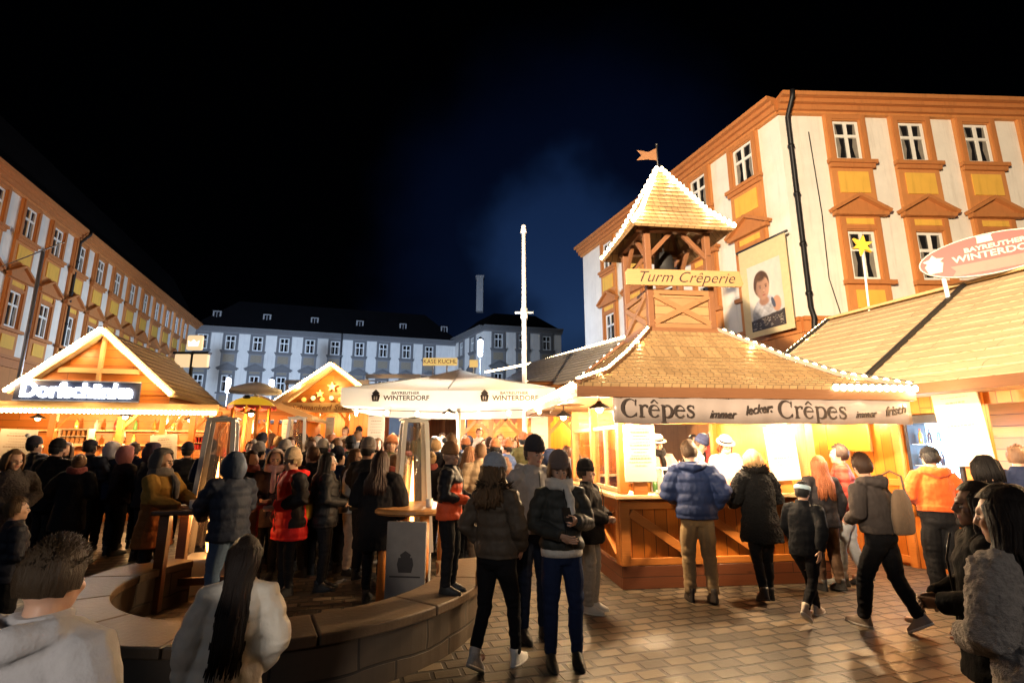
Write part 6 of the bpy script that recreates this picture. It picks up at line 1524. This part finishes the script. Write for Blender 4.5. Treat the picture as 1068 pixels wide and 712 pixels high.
person('person in bright red quilted coat, cream beanie and glasses', loc(304, 6.6, 0), 318, 1.68, ((.85, .022, .02), 'puffer'), .66, .045, BLK, 'wool', 0, BLK, 'beanie', (.55, .40, .26), 'short', (.3, .2, .1), ('front', 'pocket'), 0, 2, -8, 6, 0, glasses=True, hood=True, panel=((.014, .012, .014), lambda p: p.x > .19 and p.z > .80))
o = person('person with long black hair and black jacket carrying a yellow bag', loc(340, 6.8, 0), 100, 1.66, ((.010, .010, .012), 'puffer'), .78, .02, BLK, 'denim', 0, BLK, None, BLK, 'long', (.010, .008, .008), ('front', 'front'), 0, 0, 0, 0, 0, hairlen=.16)
bag('shoulder_bag', 'mustard yellow bag on the back of the person in black jacket', o, (-.06, .21, 1.02), .24, .34, .12, (.62, .30, .02), [(.0, .0, .15), (.02, -.05, .36), (.0, -.2, .38)])
o = person('person with long brown hair in white jacket in the middle of the crowd', loc(369, 7.6, 0), 74, 1.70, ((.62, .58, .52), 'wool'), .84, .02, (.30, .22, .17), 'wool', .01, BLK, None, BLK, 'long', (.10, .045, .02), ('down', 'front'), 0, 0, -12, 2, 0, hairlen=.10)
bag('shoulder_bag', 'soft beige shoulder bag hanging beside the white jacket', o, (-.24, .02, 1.0), .32, .30, .14, (.34, .24, .18), [(.02, 0, .13), (.1, 0, .36), (.14, 0, .43)])
person('person with long dark hair in black coat standing inside the stone bench', loc(393, 6.3, 0), 176, 1.68, ((.012, .011, .012), 'wool'), .60, .06, BLK, 'denim', 0, BLK, None, BLK, 'long', (.030, .014, .010), ('front', 'swing'), 0, 0, -10, 0, 0, hairlen=.22)
# ---- left group at the drinks stall
lg = 'people queueing at the left drinks stall'
person('large person in black coat and black beanie at the left drinks stall counter', loc(48, 8.3), 168, 1.76, (BLK, 'wool'), .70, .05, BLK, 'wool', .01, BLK, 'beanie', BLK, 'short', BLK, ('front', 'front'), 0, 3, 0, 0, 1, lg)
person('person in black puffer and dark cap beside the large black coat', loc(88, 8.6), 190, 1.76, ((.016, .016, .022), 'puffer'), .84, .04, BLK, 'wool', .01, BLK, 'cap', (.02, .02, .03), 'short', BLK, ('front', 'front'), 0, 3, 0, 0, 1, lg)
person('person in dark navy jacket with pale patterned headscarf at the drinks stall', loc(112, 8.8), 205, 1.70, (NAVY, 'wool'), .80, .03, BLK, 'wool', .01, BLK, None, BLK, None, BLK, ('front', 'front'), 0, 2, -30, 0, 1, lg, hoodup=(.5, .46, .46))
person('person in black coat with dusty pink hood at the drinks stall', loc(124, 8.5), 150, 1.66, ((.02, .015, .018), 'wool'), .80, .02, BLK, 'wool', .01, BLK, None, BLK, None, BLK, ('front', 'front'), 0, 2, 0, 0, 1, lg, hoodup=(.36, .14, .13))
person('person in purple grey hood half behind the ochre coat', loc(153, 8.2), 160, 1.72, ((.02, .017, .022), 'wool'), .78, .03, BLK, 'wool', .01, BLK, None, BLK, None, BLK, ('front', 'front'), 0, 2, 0, 0, 1, lg, hoodup=(.07, .05, .07))
person('person at the very left edge with light brown hair and grey speckled coat', loc(4, 6.4), 60, 1.70, ((.10, .09, .09), 'fur'), .75, .03, BLK, 'wool', .01, BLK, None, BLK, 'bob', (.14, .08, .04), ('front', 'front'), 0, 3, 10, 6, 1, lg)
person('child in dark jacket at the left edge looking toward the drinks stall', loc(14, 4.6), 150, 1.30, ((.016, .018, .03), 'puffer'), .84, .02, BLK, 'wool', .01, BLK, None, BLK, 'short', (.1, .06, .03), ('down', 'front'), 0, 0, 0, 0, 1, lg)
person('person in dark blue coat standing at the right end of the drinks stall', loc(216, 8.6), 180, 1.76, (NAVY, 'wool'), .74, .03, BLK, 'wool', .01, BLK, None, BLK, 'short', BLK, ('front', 'front'), 0, 2, 0, 0, 1, lg)
person('vendor in cream fleece and pointed grey hat inside the drinks stall', tuple(LSM @ V((lsl(121, 455, 1).x, 1.3, .1))), 30, 1.78, ((.60, .52, .42), 'wool'), .84, .02, BLK, 'wool', .01, BLK, 'beanie', (.16, .13, .12), 'short', BLK, ('counter', 'counter'), 0, 4, 0, 6, 1)
# ---- behind the child on the bench
person('person in tan quilted jacket turned away beyond the child on the bench', loc(500, 7.9), 195, 1.74, ((.34, .25, .16), 'puffer'), .85, .03, (.05, .04, .035), 'wool', .01, BLK, None, BLK, 'short', (.16, .09, .05), ('front', 'front'), 0, 2, 20, 0, 1)
person('person in dark jacket with short brown hair just left of the umbrella pole', loc(470, 8.6), 215, 1.86, ((.016, .016, .022), 'wool'), .84, .02, BLK, 'wool', .01, BLK, None, BLK, 'short', (.08, .04, .02), ('front', 'front'), 0, 2, -10, 0, 1)
person('person with reddish long hair leaning toward the tan jacket', loc(486, 8.3), 130, 1.68, ((.22, .10, .06), 'wool'), .80, .02, BLK, 'wool', .01, BLK, None, BLK, 'long', (.22, .10, .05), ('front', 'front'), 0, 6, 0, 0, 1)
# ---- vendors in the crepe stall
vg = 'vendors inside the crepe stall'
VZ = .2
def cv(x, y): return tuple(Wp((x, y, VZ)))
def cx_(px): return crl(px, 470, 1.2).x
person('vendor in pale pink shirt, black neckerchief and banded hat by the left menu board', cv(cx_(684), 1.15), 5, 1.70, ((.68, .50, .46), 'wool'), .84, .02, BLK, 'wool', .01, BLK, 'brim', (.45, .40, .30), 'short', (.05, .03, .02), ('counter', 'counter'), 0, 4, 0, 10, 1, vg, scarf=(.02, .02, .022))
person('vendor in white shirt and dark blue banded hat bending behind the blue jacket', cv(cx_(722), 1.35), 60, 1.72, ((.72, .60, .54), 'wool'), .84, .01, BLK, 'wool', .01, BLK, 'beanie', (.03, .04, .10), 'short', (.05, .03, .02), ('counter', 'counter'), 0, 16, 0, 10, 1, vg)
person('vendor with pale cap and reddish hair looking down between the two customers', cv(cx_(752), 1.1), -5, 1.70, ((.70, .56, .52), 'wool'), .84, .01, BLK, 'wool', .01, BLK, 'brim', (.60, .58, .55), 'bob', (.20, .07, .03), ('counter', 'counter'), 0, 6, 0, 22, 1, vg, mask=(.5, .48, .46))
bgp = 'customers on the far side of the crepe stall'
person('customer in red jacket with dark hair beyond the crepe stall', cv(cx_(786) + .35, 3.3), 160, 1.80, ((.42, .04, .04), 'puffer'), .86, .03, BLK, 'wool', .01, BLK, None, BLK, 'bob', (.05, .025, .015), ('front', 'front'), 0, 0, 0, 0, 1, bgp)
person('customer in dusty pink hooded jacket beyond the crepe stall', cv(cx_(806) + .45, 3.05), 200, 1.74, ((.40, .13, .12), 'puffer'), .86, .035, BLK, 'wool', .01, BLK, None, BLK, None, BLK, ('front', 'front'), 0, 0, 0, 0, 1, bgp, hoodup=(.42, .15, .13))
person('customer in black with dark hair beyond the crepe stall', cv(cx_(768) + .3, 3.2), 30, 1.76, (BLK, 'wool'), .8, .03, BLK, 'wool', .01, BLK, None, BLK, 'long', BLK, ('front', 'front'), 0, 0, 0, 0, 1, bgp)
# ---- crowd : four bodies, copied with their own clothes
cg = 'market crowd in the middle distance'
CP = [person('person in black coat and short dark hair at the rear of the crowd', loc(322, 10.2), 170, 1.72, (BLK, 'wool'), .75, .03, BLK, 'wool', .01, BLK, None, BLK, 'short', (.04, .02, .012), ('front', 'front'), 0, 2, 0, 0, 2, cg),
      person('person in brown jacket and long hair at the rear of the crowd', loc(344, 10.6), 30, 1.66, ((.12, .06, .03), 'wool'), .80, .02, BLK, 'wool', .01, BLK, None, BLK, 'long', (.08, .04, .02), ('front', 'mouth'), 0, 0, 10, 0, 2, cg, hairlen=.15),
      person('person in dark green jacket and black beanie at the rear of the crowd', loc(362, 9.6), 200, 1.74, ((.02, .035, .022), 'puffer'), .84, .03, BLK, 'wool', .01, BLK, 'beanie', BLK, 'short', BLK, ('front', 'down'), 0, 0, 0, 0, 2, cg),
      person('person in grey coat with hood up at the rear of the crowd', loc(383, 9.4), 120, 1.70, ((.08, .08, .085), 'wool'), .74, .03, BLK, 'wool', .01, BLK, None, BLK, None, BLK, ('front', 'front'), 0, 0, 0, 0, 2, cg, hoodup=(.06, .055, .06))]
CP += [person('person in black long coat with bun at the rear of the crowd', loc(420, 9.9), 190, 1.68, (BLK, 'wool'), .58, .03, BLK, 'wool', .01, BLK, None, BLK, 'bun', (.05, .025, .015), ('pocket', 'front'), 0, 2, 25, 4, 2, cg, scarf=(.2, .05, .04)),
       person('person in dark puffer and bobble hat drinking at the rear of the crowd', loc(300, 12.6), 340, 1.72, ((.02, .02, .03), 'puffer'), .84, .04, BLK, 'wool', .01, BLK, 'bobble', (.2, .05, .04), 'short', BLK, ('mouth', 'pocket'), 0, 0, -15, -6, 2, cg)]
cols = dict(black=BLK, navy=NAVY, grey=(.12, .12, .13), tan=(.32, .21, .12), maroon=(.13, .015, .02), cream=(.55, .46, .36), teal=(.02, .08, .09), red=(.45, .03, .03), brown=(.10, .05, .03), blue=(.04, .08, .22), white=(.62, .6, .56), olive=(.07, .07, .03))
what = ['short dark hair', 'long brown hair', 'black beanie', 'grey hood up']
spots = [  # px, Y, face, body, colour, where
    (255, 9.4, 20, 0, 'black', 'behind the scarfed person'), (268, 10.4, 200, 2, 'navy', 'below the yellow canopy'), (280, 12.0, 150, 1, 'maroon', 'before the low red trimmed hut'), (296, 9.3, 40, 0, 'navy', 'behind the red coat'),
    (312, 12.0, 160, 3, 'black', 'left of the tall wooden menu board'), (318, 9.0, 60, 0, 'black', 'right behind the cream beanie'), (330, 13.4, 20, 1, 'tan', 'under the left of the lit gable'), (333, 8.9, 190, 2, 'black', 'behind the long black hair'),
    (350, 8.9, 170, 0, 'navy', 'left behind the white jacket'), (356, 14.0, 350, 0, 'cream', 'under the right of the lit gable'), (366, 13.0, 200, 1, 'brown', 'left of the pale menu stand'), (378, 8.6, 210, 3, 'black', 'right behind the white jacket'),
    (405, 9.6, 170, 0, 'brown', 'right of the pale menu stand'), (412, 10.8, 20, 1, 'black', 'left of the flaming heater'), (452, 10.4, 160, 3, 'grey', 'right of the flaming heater'), (458, 11.6, 10, 0, 'cream', 'beyond the umbrella pole'),
    (488, 11.4, 180, 2, 'navy', 'under the umbrella, left of the tan jacket'), (505, 11.9, 350, 1, 'red', 'at the timber bar, left end'), (512, 10.6, 190, 0, 'black', 'under the umbrella, right of the tan jacket'), (520, 12.2, 10, 0, 'white', 'at the timber bar, left of centre'),
    (528, 9.9, 240, 2, 'blue', 'behind the dark beanie, left side'), (536, 12.0, 30, 1, 'maroon', 'at the timber bar centre'), (563, 10.2, 150, 0, 'black', 'below the white board'), (574, 9.0, 140, 3, 'navy', 'behind the grey beanie'),
    (586, 11.3, 20, 0, 'teal', 'at the timber bar right end'), (594, 9.8, 200, 0, 'grey', 'left of the glazed stall side'), (602, 10.8, 160, 1, 'tan', 'beside the glazed stall side'), (545, 11.0, 200, 2, 'olive', 'near the flagpole foot'),
    (308, 14.8, 0, 0, 'white', 'inside the gabled hut, left'), (372, 15.2, 10, 2, 'brown', 'inside the gabled hut, right'), (440, 12.6, 180, 0, 'olive', 'far behind the flaming heater'), (344, 11.9, 0, 3, 'maroon', 'beside the tall wooden menu board'),
    (498, 13.55, 0, 0, 'white', 'serving inside the timber bar, left'), (540, 13.55, 0, 1, 'white', 'serving inside the timber bar, right'), (278, 14.3, 5, 0, 'cream', 'serving in the low red trimmed hut'),
    (258, 7.4, 60, 4, 'black', 'between hooded jacket and scarfed person'), (268, 8.2, 170, 5, 'black', 'behind the patterned scarf'), (292, 8.1, 200, 2, 'black', 'just behind the cream headscarf'), (316, 7.9, 190, 4, 'brown', 'just behind the bright red coat'),
    (325, 7.5, 250, 0, 'black', 'between red coat and yellow bag'), (352, 7.7, 150, 5, 'navy', 'between yellow bag and white jacket'), (381, 7.3, 160, 2, 'black', 'between white jacket and black coat'), (409, 7.9, 200, 4, 'black', 'just right of the long dark hair'),
    (405, 8.8, 20, 5, 'olive', 'second row behind the long dark hair'), (392, 10.2, 10, 1, 'black', 'in front of the pale menu stand'), (300, 10.0, 30, 1, 'navy', 'second row behind the red coat'), (340, 9.9, 10, 5, 'maroon', 'second row behind the black jacket'),
    (356, 10.9, 180, 4, 'black', 'in the crowd before the gable'), (372, 11.2, 200, 0, 'grey', 'in the crowd left of the menu stand'), (327, 11.2, 150, 2, 'brown', 'in the crowd right of the wooden board'), (288, 10.8, 190, 0, 'black', 'beside the half hidden patio heater'),
    (62, 9.2, 20, 1, 'black', 'between black beanie and cap, drinks stall'), (74, 7.7, 190, 4, 'black', 'before the dark cap, drinks stall'), (136, 8.9, 200, 0, 'navy', 'right of the pink hood'), (30, 9.0, 160, 5, 'black', 'left of the large black coat'),
    (190, 9.2, 200, 2, 'black', 'before the drinks stall menu board'), (447, 8.4, 170, 4, 'black', 'left behind the child on the bench'), (456, 9.3, 200, 0, 'navy', 'second row behind the child on the bench'), (486, 10.0, 190, 5, 'black', 'behind the reddish long hair'),
    (516, 9.2, 170, 2, 'brown', 'right behind the pale blue beanie'), (530, 11.2, 200, 4, 'black', 'near the middle of the timber bar'), (552, 12.1, 350, 5, 'teal', 'at the timber bar right of centre'), (580, 12.3, 190, 0, 'black', 'by the white board of the timber bar')]
rc = random.Random(21)
for px, Y, fc, b, c, where in spots:
    kind = ['wool', 'wool', 'puffer', 'wool', 'wool', 'puffer'][b]
    rec = {'coat': cloth(cols[c], kind), 'jacket': cloth(cols[c], kind)}
    if b in (2, 5): rec['hat'] = cloth([(.3, .12, .06), (.02, .02, .03), (.25, .22, .2)][rc.randrange(3)], 'knit')
    if b == 3: rec['hood'] = cloth(cols[c], kind)
    if b in (0, 1, 4): rec['hair'] = cloth([(.03, .015, .01), (.12, .06, .03), (.28, .18, .09), (.06, .03, .02)][rc.randrange(4)], 'hair')
    w = {0: 'short haired person', 1: 'person with long hair', 2: 'person in knitted beanie', 3: 'hooded person', 4: 'person with bun and scarf', 5: 'person in bobble hat'}[b]
    copy_tree(CP[b], loc(px, Y), R(fc), '%s in %s %s, %s' % (w, c, 'jacket' if b in (1, 2, 5) else 'coat', where), cg, rec, rc.uniform(.94, 1.05))
# phone and cup in hands
_o = thing('smartphone', 'small pale phone held by the person in grey beanie', 'phone', V(gl(588, 692)) + V((.02, -.33, 1.21)), R(8)); _o.rotation_euler = Euler((R(-50), 0, R(8)))
m = MB(); m.box((0, 0, 0), (.07, .009, .145)); m.build('body', DARKM, _o, bevel=.003); m = MB(); m.span((-.031, .0048, -.066), (.031, .0056, .066)); m.build('screen', emit('phone_screen', (.7, .8, 1), .8), _o)
bpy.data.scenes.remove(TMP)
